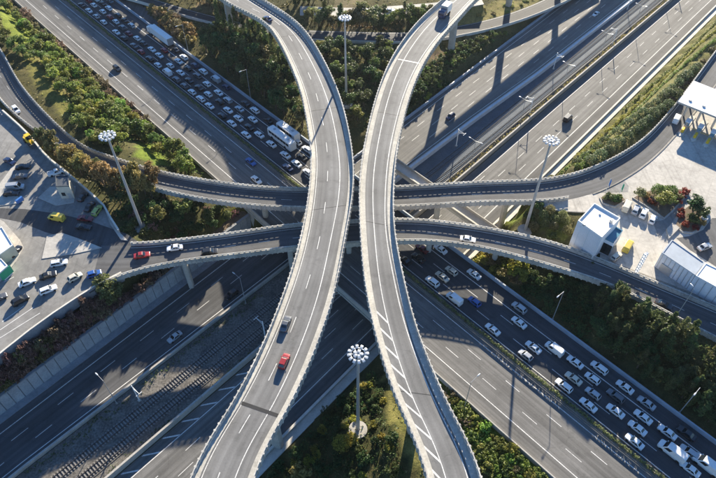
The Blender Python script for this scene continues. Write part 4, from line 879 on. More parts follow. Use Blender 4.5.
# ------------------------------------------------------------------ vehicles
def loft(mb, secs):
    """secs: list of closed rings with equal vertex counts"""
    n = len(secs[0]); vs = sum(secs, []); fs = [(k*n+i, k*n+(i+1) % n, (k+1)*n+(i+1) % n, (k+1)*n+i) for k in range(len(secs)-1) for i in range(n)]
    return mb.add(vs, fs+[tuple(range(n-1, -1, -1)), tuple(range((len(secs)-1)*n, len(secs)*n))])
def car_meshes(kind):
    """x forward; body with bonnet, cabin and boot in one mesh, the glass, wheels and lamps as pieces of their own"""
    spec = dict(   # length, width, height, belt, bonnet z, boot z, [windscreen foot, roof front, roof back, rear glass foot] as fractions from the front
        hatchback=(4.0, 1.74, 1.48, .92, .86, .93, (.27, .43, .86, .965)), saloon=(4.55, 1.78, 1.44, .90, .84, .90, (.28, .44, .70, .84)),
        estate=(4.6, 1.8, 1.50, .93, .86, .94, (.27, .42, .90, .97)), suv=(4.5, 1.86, 1.68, 1.05, 1.0, 1.06, (.27, .40, .87, .96)),
        van=(5.2, 1.96, 2.15, 1.2, 1.12, 1.2, (.17, .30, .975, .99)), pickup=(5.1, 1.84, 1.72, 1.05, 1.0, 1.05, (.27, .38, .58, .63)))[kind]
    Ln, W, Hh, belt, bon, boot, (a, b_, c, d) = spec; w = W/2; X = lambda f: Ln/2-f*Ln
    def ring(x, hw, z0, z1, tw=.92):
        zm = (z0+z1)/2; return [(x, -hw*.90, z0), (x, -hw, zm), (x, -hw*tw, z1), (x, -hw*.5, z1+.025), (x, hw*.5, z1+.025), (x, hw*tw, z1), (x, hw, zm), (x, hw*.90, z0)]
    mb = MB(); lo = .22
    if kind == 'pickup': boot = .78
    secs = [ring(X(0), w*.66, lo+.12, bon-.32), ring(X(.012), w*.80, lo+.03, bon-.2), ring(X(.05), w*.94, lo, bon-.10), ring(X(.15), w*.985, lo, bon-.02), ring(X(a-.02), w, lo, bon+.01), ring(X(a+.04), w, lo, belt), ring(X(.5), w, lo, belt), ring(X(d-.04), w, lo, belt if kind != 'pickup' else boot),
            ring(X(min(d+.02, .97)), w*.99, lo, boot), ring(X(.975), w*.95, lo, boot-.03), ring(X(.992), w*.86, lo+.05, boot-.14), ring(X(1), w*.72, lo+.14, boot-.3)]
    loft(mb, secs)
    rw = w*.76 if kind != 'van' else w*.88; bw = w*.93
    def cr(x, hw, z, zt): return [(x, -hw, z), (x, hw, z)]
    z0 = belt-.03; ca = [(X(a), bw*.96, z0), (X(d), bw*.94, z0)]
    f0, f1, r0, r1 = X(a), X(b_), X(c), X(d)
    # cabin as a faceted block: foot ring, shoulder ring, roof ring
    foot = [(f0, -bw*.9, z0), (f0-.10, -bw, z0), (r1+.10, -bw, z0), (r1, -bw*.88, z0), (r1, bw*.88, z0), (r1+.10, bw, z0), (f0-.10, bw, z0), (f0, bw*.9, z0)]
    zt = Hh-.07
    sh = [(f1+.04, -rw*.88, zt), (f1-.12, -rw*1.02, zt), (r0+.10, -rw*1.0, zt), (r0-.03, -rw*.86, zt), (r0-.03, rw*.86, zt), (r0+.10, rw*1.0, zt), (f1-.12, rw*1.02, zt), (f1+.04, rw*.88, zt)]
    tp = [(f1-.12, -rw*.74, Hh), (f1-.26, -rw*.82, Hh), (r0+.22, -rw*.82, Hh), (r0+.12, -rw*.72, Hh), (r0+.12, rw*.72, Hh), (r0+.22, rw*.82, Hh), (f1-.26, rw*.82, Hh), (f1-.12, rw*.74, Hh)]
    loft(mb, [foot, sh, tp])
    if kind == 'pickup':   # open load bed: side walls round a floor
        for sg in (-1, 1): mb.box((X(.82), sg*(w-.09), .95), (Ln*.33, .12, .42))
        mb.box((X(.985), 0, .93), (.1, W*.86, .40))
    for sg in (-1, 1): mb.box((f0-.18, sg*(w+.08), belt+.04), (.16, .2, .13))      # mirrors
    out = dict(body=(mb.mesh('body', 'paint_white'), 1))
    L3 = lambda p, q, t: tuple(p[i]+(q[i]-p[i])*t for i in range(3))
    def pane(p00, p10, p11, p01, mx=.06, m0=.06, m1=.06, push=(0, 0, 0)):
        g = lambda u, v: tuple(np.array(L3(L3(p00, p10, u), L3(p01, p11, u), v))+np.array(push))
        return MB().add([g(mx, m0), g(1-mx, m0), g(1-mx, 1-m1), g(mx, 1-m1)], [(0, 1, 2, 3)])
    out['windscreen'] = (pane(foot[0], foot[7], sh[7], sh[0], .02, .04, .02, (.018, 0, .012)).mesh('windscreen', 'glass_dark'), 1)
    if kind != 'van': out['rear_window'] = (pane(foot[3], foot[4], sh[4], sh[3], .05, .18, .05, (-.018, 0, .012)).mesh('rear_window', 'glass_dark'), 1)
    for k, sg in ((1, -1), (6, 1)):
        j = 2 if k == 1 else 5
        g = MB(); A, B = (foot[k], foot[j]), (sh[k], sh[j]); e = .42 if kind == 'van' else .97; m = .06 if kind != 'van' else .02
        for u0, u1 in (((m, .30), (.32, e)) if kind == 'van' else ((m, .46), (.49, e))):
            if kind == 'van' and u0 > .3: continue
            q = [np.array(L3(L3(A[0], A[1], u), L3(B[0], B[1], u), v))+np.array((0, sg*.014, .006)) for u, v in ((u0, .10), (u1, .10), (u1, .94), (u0, .94))]; g.add(q, [(0, 1, 2, 3)])
        out['side_window%d' % k] = (g.mesh('side_window', 'glass_dark'), 1)
    R_ = .32 if kind in ('hatchback', 'saloon', 'estate') else .36
    wm = MB().tube((0, -.11, 0), (0, .11, 0), R_, n=12); wm.tube((0, -.125, 0), (0, .125, 0), R_*.55, n=8); wm = wm.mesh('wheel', 'rubber')
    pieces = [(k.rstrip('0123456789'), m_, (0, 0, 0)) for k, (m_, _) in out.items()]
    for fx_ in (.185, .80):
        for sg in (-1, 1): pieces.append(('wheel', wm, (X(fx_), sg*(w-.10), R_)))
    hl = MB().box((0, 0, 0), (.16, .34, .14)).mesh('headlight', 'lamp_glass'); tl = MB().box((0, 0, 0), (.10, .28, .18)).mesh('tail_light', 'tail_red')
    for sg in (-1, 1): pieces += [('headlight', hl, (X(.035), sg*w*.66, bon-.24)), ('tail_light', tl, (X(.985), sg*w*.70, boot-.2))]
    return pieces, Ln
CARS = {}
def car(kind, colour, p, z, hd, label, group, lights=True, name='car'):
    if kind not in CARS: CARS[kind] = car_meshes(kind)
    pcs, Ln = CARS[kind]; o = tag(empty('van' if kind == 'van' else 'pickup_truck' if kind == 'pickup' else 'car', (p[0], p[1], z+.006), hd), label, 'van' if kind == 'van' else 'pickup' if kind == 'pickup' else 'car', group)
    o.scale = (.92, .93, .94)
    for nm, me, loc in pcs:
        if not lights and nm in ('headlight', 'tail_light'): continue
        c = link(nm, me, o, loc)
        if nm == 'body': c.material_slots[0].link = 'OBJECT'; c.material_slots[0].material = M['paint_'+colour]
    return o
WORD = dict(white='white', silver='silver', cream='cream', grey='dark grey', black='black', red='red', maroon='dark red', blue='blue', navy='dark blue', yellow='yellow', lime='yellow-green')
KW = dict(hatchback='hatchback', saloon='saloon car', estate='estate car', suv='tall car', van='van', pickup='pickup')
# the queue: photo position of each car, colour, kind
def parse(t):
    out = []
    for r in t.split(';'):
        q = r.split()
        if q: out.append((float(q[0]), float(q[1]), dict(w='white', s='silver', c='cream', g='grey', k='black', r='red', m='maroon', b='blue', n='navy', y='yellow', l='lime')[q[2]], dict(h='hatchback', s='saloon', e='estate', u='suv', v='van', p='pickup')[q[3]]))
    return out
QUP = parse('''81.5 4.4 k s;93.4 4.4 w h;88.4 10 w s;96 15.7 s h;103.4 21.4 w h;102.8 10.7 w h;109.7 7 w e;103.4 3 k s;113 16 r h;118 20 w h;119 14.5 k e;126 18.9 k s;122.3 27 g u;116 31.4 w s;123.5 37.7 k h;129.5 34 m s;132 24.5 s e;
137 37.7 w h;143.3 42.7 k s;133.9 45 g s;140 51.5 r h;152 48.4 w s;159 54.6 w s;164 49.6 r h;175.3 49 k s;183.5 56.5 w e;178.4 60.5 w s;149.6 58 k e;157.7 64.4 w h;170 65 w h;165.9 72.6 w v;180.3 72 w s;188.5 67.6 k h;193.5 65 n h;202.3 71.4 w u;197.3 75 g e;
175.3 80 g u;188.5 80 k s;206.7 83.3 w h;199 87 k s;185.3 86.4 g h;190.4 92 w h;208 93.5 w h;199.8 98.4 w e;207.5 106 w s;215.8 79 s v;226.5 86 n h;218.3 92 w s;227.7 99.5 s e;219.6 101 k h;227.9 109.5 w s;239.3 108.4 s s;245.4 103.3 k s;254.6 109.6 w e;238.2 117.6 w s;252.6 118.8 w s;
230.7 123.2 w s;220.6 115.7 k h;267.7 120 k s;249 127 k s;242.6 135.8 w s;258.3 134.5 w s;270.2 144 w s;295.5 142 w h;283.4 155.4 w s;305 150 w e;301.6 156.5 k s;298 164.4 w s;284 169 n s;306.7 172 w h;90.5 .5 r h;98 .2 w h;110 .5 g s''')
QLO = parse('''420 249.5 m s;437.7 250.7 w s;417.6 258 k u;402.5 261 k s;449.6 272 c h;439.6 278.3 c s;429 284 w u;471.6 275.8 w s;472.5 303 b h;450.5 302 w v;517 309.5 s u;516.5 324.6 w s;489.5 332 w s;531.4 349 w s;552 351.4 w v;564.7 347.6 w s;520.7 359.6 s h;578 372 w h;
596.5 370.7 w e;571.4 380.7 c s;560 389.5 w e;587 392 s h;622.3 390 w s;614 397.7 g e;584 409.6 w s;613.5 413.4 w s;643.4 406.4 s s;641 419.6 w s;663 422 w s;635.2 429.6 w s;665.5 438 s e;631 446 w s;684.4 436 k s;688.5 471.6 w s;713 464.5 s s''')
LANES = [15.85, 19.05, 22.3, 25.9]; LN = ['the lane beside the hedge', 'the middle lane', 'the outer lane', 'the hard shoulder']
def queue(lst, where, group, up):
    L = [[] for _ in LANES]
    for x, y, c, k in lst:
        s, o = m_so(P(x, y, ZM+.75)); i = int(np.argmin([abs(o-l) for l in LANES])); L[i].append([s, o, c, k])
    for i, q in enumerate(L):
        q.sort(key=lambda r: -r[0] if up else r[0]); last = None
        for j, (s, o, c, k) in enumerate(q):
            ln = {'van': 5.2, 'estate': 4.6, 'saloon': 4.55}.get(k, 4.3)+.9
            if last is not None: s = min(s, last-ln) if up else max(s, last+ln)
            last = s; off = LANES[i]+max(-.35, min(.35, o-LANES[i])); p = mpt(s, off)
            car(k, c, p, ZM, AM+math.pi+random.uniform(-.02, .02), f'{WORD[c]} {KW[k]}, {ordinal(j+1)} {where} in {LN[i]}', group, lights=not up)
queue(QUP, 'up from the ramps', 'cars queuing on the upper left', True)
queue(QLO, 'down from the ramps', 'cars queuing on the lower right', False)
def vehicle(px, z, colour, kind, toward, label, group=None):
    a = P(*px, z+.7); b = P(*toward, z+.7); return car(kind, colour, a, z, math.atan2(*(b-a)[::-1]), label, group)
def on(st, px, z, colour, kind, f, o, rev, label):
    s = st.near(P(*px, z+.7)); p = st.pos(s, f, o); return car(kind, colour, p, z, st.head(s)+(math.pi if rev else 0), label, 'cars on the ramps and flyovers')
on(F1, (287, 323), ZF, 'grey', 'saloon', 0, 4.0-.9, False, 'dark grey saloon ahead of the red car on the left flyover')
on(F1, (289, 360), ZF, 'red', 'hatchback', 0, 6.3, False, 'red hatchback in the lower half of the left flyover')
on(F1, (267, 21), ZF, 'navy', 'saloon', 0, 3.1, False, 'dark saloon at the top of the left flyover')
on(R1, (24, 98), ZR, 'white', 'suv', 1, -2.4, False, 'white tall car on the ramp bend at the left edge')
on(R2, (172, 247.5), ZR, 'white', 'saloon', 0, 2.6, True, 'white saloon entering the left plaza from the lower ramp')
on(R2, (210, 251), ZR, 'black', 'estate', 1, -2.4, False, 'black car on the lower ramp left of the left flyover')
on(R2, (143, 252.6), ZR, 'red', 'saloon', 1, -5.6, False, 'red saloon at the mouth of the lower ramp by the left plaza')
on(R2, (468.5, 237), ZR, 'white', 'saloon', 1, -2.4, False, 'white saloon on the lower ramp right of the right flyover')
on(R2, (661, 303), ZR, 'black', 'saloon', 1, -2.4, False, 'black saloon on the lower ramp below the long pale shed')
mdir = lambda px, d: (px[0]+d[0], px[1]+d[1])
for px, z, c, k, d, lab in [((117, 68), ZM, 'black', 'suv', (12, 10), 'lone black car on the sunlit carriageway at the upper left'), ((250.8, 161.3), ZM, 'blue', 'saloon', (12, 10), 'blue saloon in the shade just above the upper ramp'),
        ((256.4, 179.5), ZM, 'white', 'saloon', (12, 10), 'white saloon about to pass under the upper ramp'), ((231.5, 294), ZN, 'black', 'suv', (-13, 10), 'black car on the shaded lower carriageway near its lit patch'),
        ((174.6, 336.7), ZN, 'silver', 'saloon', (-13, 10), 'silver saloon on the shaded lower carriageway near the retaining wall'), ((450.5, 116), ZN, 'navy', 'suv', (-13, 10), 'dark blue car on the far lower carriageway below the right flyover'),
        ((596, 13.5), ZN, 'white', 'saloon', (-13, 10), 'white saloon in shade on the far lower carriageway at the top'), ((568, 118), ZN, 'black', 'van', (11, -10), 'dark van on the near lower carriageway beside the hedged slope'),
        ((363, 9.5), 9.0, 'navy', 'saloon', (20, 0), 'dark car on the pale access road at the top'), ((390, 10), 9.0, 'white', 'saloon', (20, 0), 'white car on the pale access road at the top'), ((415, 10.5), 9.0, 'silver', 'estate', (20, -1), 'silver car on the pale access road next to the right flyover')]:
    vehicle(px, z, c, k, mdir(px, d), lab)
GL = 'vehicles on the left plaza'
for px, c, k, d, lab in [((9.4, 160.7), 'navy', 'saloon', (10, 5), 'dark blue saloon at the far left of the upper plaza lanes'), ((22.6, 166.4), 'black', 'saloon', (10, -1), 'black saloon at the head of the plaza island'), ((20, 176), 'grey', 'saloon', (10, -1), 'dark grey saloon second below the head of the plaza island'),
        ((15.5, 187), 'silver', 'van', (10, -1), 'silver van above the dark estate beside the plaza island'), ((11, 193), 'black', 'estate', (10, -1), 'black estate at the lower end of the plaza island'), ((56, 172), 'white', 'pickup', (10, -3), 'white pickup parked behind the square plaza booth'),
        ((82.6, 196.4), 'black', 'hatchback', (5, -6), 'black hatchback parked alone against the slanting plaza wall'), ((97, 210), 'lime', 'estate', (5, -7), 'yellow-green estate parked in the wall corner of the plaza'), ((89.5, 206), 'black', 'saloon', (5, -7), 'black saloon parked beside the yellow-green estate'),
        ((56.5, 217.6), 'yellow', 'van', (-10, -2), 'yellow van on the dark road across the left plaza'), ((85, 218), 'maroon', 'saloon', (10, 1), 'dark red saloon above the black car on the left plaza'), ((83.5, 226.4), 'black', 'saloon', (10, 1), 'black saloon just below the dark red car on the left plaza'),
        ((15, 251), 'black', 'saloon', (6, -7), 'black car under the edge of the kiosk at the left'), ((58.7, 262.6), 'white', 'estate', (10, -2), 'white estate beneath the pale traffic island'), ((47.8, 275), 'black', 'saloon', (10, -3), 'black saloon below the white estate on the plaza'),
        ((74.6, 276.8), 'cream', 'hatchback', (9, -5), 'cream hatchback between the blue car and the white cars'), ((93.8, 273.5), 'blue', 'hatchback', (10, -3), 'blue hatchback next to the big round tree'), ((26.8, 281.8), 'white', 'saloon', (10, -4), 'white saloon farthest left of the white cars on the plaza'),
        ((47.8, 289.4), 'white', 'estate', (10, -4), 'white estate lowest of the white cars near the plaza wall'), ((20, 300), 'black', 'suv', (9, -5), 'black car lowest on the left plaza'), ((-2, 297.7), 'grey', 'saloon', (9, -4), 'dark grey car cut by the left edge of the picture')]:
    vehicle(px, ZR, c, k, mdir(px, d), lab, GL)
GR_ = 'vehicles on the right plaza'
for px, c, k, d, lab in [((627, 206), 'cream', 'van', (3, -6), 'cream van first in the parked row by the planters'), ((636, 209.5), 'silver', 'suv', (3, -6), 'silver tall car second in the parked row by the planters'), ((644, 213), 'white', 'suv', (3, -6), 'white tall car third in the parked row by the planters'),
        ((653, 219), 'white', 'hatchback', (3, -6), 'white hatchback last in the parked row by the planters'), ((628, 246), 'yellow', 'van', (4, -7), 'yellow van beside the glass wing of the white building'), ((616.5, 256), 'cream', 'hatchback', (5, -4), 'cream hatchback parked at the corner by the lower ramp'),
        ((705, 246.5), 'silver', 'saloon', (8, -3), 'silver saloon on the dark road behind the long shed'), ((677, 119), 'white', 'van', (4, -7), 'white van leaving the toll canopy at its left end'), ((706, 214), 'white', 'pickup', (3, -8), 'white pickup beside the round planted bed')]:
    vehicle(px, ZR, c, k, mdir(px, d), lab, GR_)
# coaches, lorries and large vans
def coach(p, z, hd, ln, label):
    o = tag(empty('coach', (p[0], p[1], z+.006), hd), label, 'coach', 'coaches in the queue'); w, h = 1.27, 3.4; x0 = ln/2
    def ring(x, hw, z0, z1): return [(x, -hw*.95, z0), (x, -hw, z0+.4), (x, -hw, z1-.35), (x, -hw*.88, z1-.06), (x, -hw*.5, z1), (x, hw*.5, z1), (x, hw*.88, z1-.06), (x, hw, z1-.35), (x, hw, z0+.4), (x, hw*.95, z0)]
    loft(MB(), [ring(x0, w*.86, .5, h-.5), ring(x0-.12, w*.97, .36, h-.16), ring(x0-.5, w, .34, h), ring(-x0+.3, w, .34, h), ring(-x0, w*.93, .4, h-.15)]).build('body', 'paint_white', o)
    MB().add([(x0+.012, -1.02, 1.35), (x0+.012, 1.02, 1.35), (x0-.10, 1.06, 2.95), (x0-.10, -1.06, 2.95)], [(0, 1, 2, 3)]).build('windscreen', 'glass_dark', o, loc=(.03, 0, 0))
    n = int((ln-1.6)/1.5); gm = MB().box((0, 0, 0), (1.36, .03, 1.0)).mesh('side_window', 'glass_dark')
    for i in range(n):
        for sg in (-1, 1): link('side_window', gm, o, (x0-1.6-i*1.5, sg*(w+.006), 2.3))
    MB().box((-.5, 0, h+.10), (2.3, 1.5, .22)).build('roof_unit', 'metal_white', o); MB().box((x0-2.6, 0, h+.06), (.8, .8, .14)).build('roof_hatch', 'metal_grey', o); MB().box((-x0+2.2, 0, h+.06), (.8, .8, .14)).build('roof_hatch', 'metal_grey', o)
    wm = MB().tube((0, -.15, 0), (0, .15, 0), .5, n=14).mesh('wheel', 'rubber')
    for fx_ in (x0-2.4, -x0+3.0):
        for sg in (-1, 1): link('wheel', wm, o, (fx_, sg*(w-.13), .5))
    for sg in (-1, 1): MB().tube((x0-.1, sg*1.25, 2.7), (x0+.25, sg*1.4, 2.3), .05, n=5).build('mirror', 'metal_dark', o)
def lorry(p, z, hd, ln, label, box='roof_white', cabc='paint_white', cabl=2.2):
    o = tag(empty('lorry', (p[0], p[1], z+.006), hd), label, 'lorry'); x0 = ln/2
    b = MB().box((-cabl/2-.25, 0, 2.55), (ln-cabl-.5, 2.5, 2.75)).build('cargo_box', box, o)
    for sx in (-1, 1): MB().box((-cabl/2-.25+sx*(ln-cabl-.5)/2, 0, 2.55), (.06, 2.54, 2.8)).build('frame_post', 'metal_grey', b)
    MB().box((-.3, 0, .95), (ln-1.0, 1.1, .35)).build('chassis', 'metal_dark', o)
    def ring(x, hw, z0, z1): return [(x, -hw, z0), (x, -hw, z1-.25), (x, -hw*.85, z1), (x, hw*.85, z1), (x, hw, z1-.25), (x, hw, z0)]
    loft(MB(), [ring(x0, 1.1, .5, 2.5), ring(x0-.1, 1.2, .45, 2.75), ring(x0-.55, 1.22, .45, 3.0), ring(x0-cabl, 1.22, .45, 3.15)]).build('cab', cabc, o)
    MB().add([(x0+.02, -1.0, 1.55), (x0+.02, 1.0, 1.55), (x0-.10, 1.02, 2.5), (x0-.10, -1.02, 2.5)], [(0, 1, 2, 3)]).build('windscreen', 'glass_dark', o, loc=(.03, 0, 0))
    wm = MB().tube((0, -.14, 0), (0, .14, 0), .48, n=14).mesh('wheel', 'rubber'); xs = [x0-1.2, x0-cabl-1.4] if ln > 9 else [x0-1.2]
    for fx_ in xs+[-x0+1.2, -x0+2.4]+([-x0+3.6] if ln > 12 else []):
        for sg in (-1, 1): link('wheel', wm, o, (fx_, sg*1.08, .48))
def mroadpt(x, y, zz, o=None):
    s, oo = m_so(P(x, y, zz)); return mpt(s, oo if o is None else o)
lorry(mroadpt(153, 33.2, ZM+3.6, 26.2), ZM, AM+math.pi, 16.5, 'long white articulated lorry on the shoulder of the queue')
coach(mroadpt(279.5, 135.5, ZM+3.2, 22.2), ZM, AM+math.pi, 12.2, 'larger white coach, the one towards the middle of the queue')
coach(mroadpt(282.5, 130.5, ZM+3.2, 25.9), ZM, AM+math.pi, 9.6, 'smaller white coach squeezed between larger coach and outer barrier')
s = F2.near(P(455, 12.5, ZF+2)); p = F2.pos(s, 0, 5.6); lorry(p, ZF, F2.head(s)+math.pi, 6.6, 'white and dark box lorry at the top of the right flyover', 'roof_white', 'paint_navy')
def big_van(px, o, ln, label):
    s, oo = m_so(P(*px, ZM+1.6)); p = mpt(s, o); v = car('van', 'white', p, ZM, AM+math.pi, label, 'large vans in the queue'); v.scale = (ln/5.2, 1.06, 1.18)
big_van((669.5, 455.5), 19.2, 6.0, 'large white van low in the middle lane at lower right'); big_van((706.4, 468.5), 21.9, 6.4, 'large white van at the lower right corner of the picture')
# yellow wheel loader beside the left plaza wall
p = P(30, 141, ZR+1); o = tag(empty('wheel_loader', (p[0], p[1], ZR+.01), R(-42)), 'yellow wheel loader parked against the upper left plaza wall', 'loader')
loft(MB(), [[(x, -w_, z0), (x, -w_, z1), (x, w_, z1), (x, w_, z0)] for x, w_, z0, z1 in ((-2.6, .7, .8, 1.6), (-2.3, .9, .7, 1.9), (-.6, .9, .7, 2.0), (.1, .7, .7, 1.5), (1.2, .55, .7, 1.3))]).build('chassis', 'yellow_paint', o)
MB().box((-.3, 0, 2.5), (1.3, 1.4, 1.3)).build('cab', 'glass_dark', o); MB().box((-.3, 0, 3.2), (1.5, 1.6, .12)).build('cab_roof', 'yellow_paint', o)
for sg in (-1, 1): MB().tube((.6, sg*.5, 1.5), (2.3, sg*.5, .7), .12, n=6).build('lift_arm', 'yellow_paint', o)
loft(MB(), [[(2.2, y, .15), (2.9, y, .12), (2.35, y, .5), (2.3, y, 1.1), (2.1, y, 1.1)] for y in (-1.25, 1.25)]).build('bucket', 'metal_dark', o)
wm = MB().tube((0, -.25, 0), (0, .25, 0), .68, n=14).mesh('wheel', 'rubber')
for x in (-1.6, 1.2):
    for sg in (-1, 1): link('wheel', wm, o, (x, sg*.95, .68))

# ------------------------------------------------------------------ light masts, lamp posts, railway masts
def high_mast(px, z0, label, h=32.):
    p = PG(*px, z0); z = p[2]; o = tag(empty('light_mast', (p[0], p[1], z)), label, 'light mast', 'high light masts')
    MB().tube((0, 0, -1.0), (0, 0, .35), 2.1, 2.1, 20).build('footing', 'concrete', o)
    mb = MB(); prev = (.42, .35)
    for r_, zz in ((.38, 10), (.30, 21), (.22, h)): mb.tube((0, 0, prev[1]), (0, 0, zz), prev[0], r_, 12, False); prev = (r_, zz)
    mb.build('pole', 'metal_grey', o, smooth=True)
    n = 24; ring = MB()
    for i in range(n):
        a, b = 2*math.pi*i/n, 2*math.pi*(i+1)/n; ring.tube((1.35*math.cos(a), 1.35*math.sin(a), h-.1), (1.35*math.cos(b), 1.35*math.sin(b), h-.1), .08, n=5)
    for i in range(6):
        a = i*math.pi/3; ring.tube((0, 0, h-.1), (1.35*math.cos(a), 1.35*math.sin(a), h-.1), .06, n=5)
    ring.build('head_ring', 'metal_white', o)
    lm = MB(); loft(lm, [[(x, -w, z0_), (x, w, z0_), (x, w*.8, z1), (x, -w*.8, z1)] for x, w, z0_, z1 in ((.0, .22, -.1, .12), (.35, .38, -.14, .22), (.8, .38, -.16, .16), (.92, .30, -.14, .04))]); lm = lm.mesh('floodlight', 'lamp_glass')
    for i in range(12):
        a = 2*math.pi*i/12+.1; link('floodlight', lm, o, (1.35*math.cos(a), 1.35*math.sin(a), h-.02), (0, .12, a), (.78, .76, .85))
    for i in range(5): a = 2*math.pi*i/5; link('floodlight', lm, o, (.25*math.cos(a), .25*math.sin(a), h+.02), (0, .1, a), (.8, .8, .8))
    return o
high_mast((142, 228), 11, 'tall grey light mast beside the left toll plaza'); high_mast((525, 230.5), 9, 'tall grey light mast on the grass between the ramps on the right')
high_mast((346.3, 104), 8, 'tall grey light mast in the trees between the flyovers at the top'); high_mast((358, 430), 4, 'tall grey light mast between the flyovers at the bottom')
def lamp_post(p, z, hd, label, h=11.5, arm=2.0, double=False, group='street lamps along the roads', name='street_lamp'):
    o = tag(empty(name, (p[0], p[1], z), hd), label, 'street lamp', group)
    MB().tube((0, 0, -.4), (0, 0, h), .11, .065, 8).build('pole', 'metal_grey', o)
    MB().box((0, 0, .15), (.4, .4, .5)).build('base', 'concrete', o)
    for sg in ((1, -1) if double else (1,)):
        MB().tube((0, 0, h-.05), (sg*arm, 0, h+.25), .05, .045, 6).build('arm', 'metal_grey', o)
        loft(MB(), [[(sg*(arm-.1+x), -w, h+.22), (sg*(arm-.1+x), w, h+.22), (sg*(arm-.1+x), w*.6, h+.22+t), (sg*(arm-.1+x), -w*.6, h+.22+t)] for x, w, t in ((0, .08, .1), (.3, .17, .17), (.85, .15, .14), (1.0, .06, .08))]).build('lamp_head', 'lamp_glass', o)
for i, px in enumerate([(190.4, 50.5), (248.5, 98), (549.8, 321.7), (676.7, 416)]):
    s, _ = m_so(P(*px, ZM)); lamp_post(mpt(s, 29.4), tz(*mpt(s, 29.4)), AM-math.pi/2, ['lamp post on the outer side of the queue, beside the lorry', 'lamp post on the outer side of the queue, against the shaded wood', 'lamp post behind the queue barrier below the lower ramp', 'lamp post behind the queue barrier at the lower right'][i])
s, _ = m_so(P(469, 403, ZM)); lamp_post(mpt(s, -5.2), tz(*mpt(s, -5.2)), AM+math.pi/2, 'lamp post on the sunlit bank beside the right flyover')
for i, s_ in enumerate((22.0, -16.0, 62.0)):
    p = npt(s_, nb(s_)-1.6); lamp_post(p, 0, AN+math.pi/2, ['lamp post on the railway barrier opposite the retaining wall', 'lamp post on the railway barrier at the lower left corner', 'lamp post on the railway barrier below the lower ramp'][i], 11.)
p = PG(673, 321, 13); lamp_post(p, p[2], R(110), 'plain tall lamp post below the long pale shed', 12.5, .5)
for i, s_ in enumerate(np.arange(150, 330, 30.)):
    p = npt(s_, nw(s_)+2.0); lamp_post(p, 0, AN+math.pi/2, f'double-armed lamp post behind the railway wall, {ordinal(i+1)} up from the ramps', 9.5, 1.8, True)
for i, s_ in enumerate(np.arange(-6, 330, 32.)):
    if 72 < s_ < 128: continue
    o_ = nt1(s_)+2.3 if i % 2 else nt1(s_)-4.2-2.3; p = npt(s_, o_); sg = -1 if i % 2 else 1
    o = tag(empty('catenary_mast', (p[0], p[1], .02), AN+sg*math.pi/2), f'pale railway mast with crossarm, {ordinal(i+1)} along the track from the lower left', 'railway mast', 'railway masts')
    MB().box((0, 0, 3.6), (.22, .22, 7.4)).build('pole', 'metal_white', o); MB().tube((0, 0, 6.9), (2.6, 0, 6.6), .06, n=6).build('arm', 'metal_white', o); MB().tube((0, 0, 5.9), (2.3, 0, 6.5), .05, n=6).build('brace', 'metal_white', o)
    MB().box((2.5, 0, 6.45), (.12, 1.6, .12)).build('crossbar', 'metal_white', o); MB().box((0, 0, .2), (.7, .7, .5)).build('base', 'concrete', o)

# ------------------------------------------------------------------ toll plaza, left
def pad(px, z0, z1, mat, name, parent=None, z=ZR): return MB().prism([tuple(P(x, y, z)) for x, y in px], z+z0, z+z1).build(name, mat, parent)
structure(MB().prism([tuple(q) for q in plazaL], ZR-.8, ZR-.016).build('pavement', 'plaza_concrete'), 'paved toll plaza on the left')
structure(pad([(-60, 196), (0, 208), (25, 209), (60, 214), (90, 221), (127, 234), (140, 243), (142, 262), (128, 256), (90, 244), (75, 240), (45, 232), (20, 222), (-60, 206)], -.02, -.008, 'tarmac_dark', 'road'), 'dark road band crossing the left toll plaza')
for px, lab in (([(42, 259), (47, 236), (62, 233), (85, 241), (102, 248), (75, 254)], 'triangular pale traffic island in the left plaza'), ([(38, 198), (50, 187), (76, 186), (74, 203), (56, 206)], 'pale island under the square plaza booth'), ([(13, 166), (17, 164), (9, 183), (4, 195), (18, 196), (20, 203), (-6, 207), (-6, 192)], 'pale lane divider between parked cars on the left plaza')):
    k = structure(pad(px, -.3, .13, 'island_concrete', 'traffic_island'), lab)
mp = structure(pad([(-40, 262), (-10, 214), (4, 222), (20, 240), (24, 248), (16, 262), (2, 280), (-20, 300)], -.3, .14, 'plaza_pale', 'kerb_island'), 'pale kerbed island round the kiosk')
for i, (a, b) in enumerate((((0, 338), (40, 313)), ((0, 330), (34, 307)), ((2, 322), (24, 306)), ((4, 282), (14, 277)))):
    A, B = P(*a, ZR), P(*b, ZR); d = (B-A)/np.linalg.norm(B-A); n_ = np.array([-d[1], d[0]])*.09; MB().add([(*(A-n_), ZR+.004), (*(B-n_), ZR+.004), (*(B+n_), ZR+.004), (*(A+n_), ZR+.004)], [(0, 1, 2, 3)]).build('lane_line', 'line_white', mp)
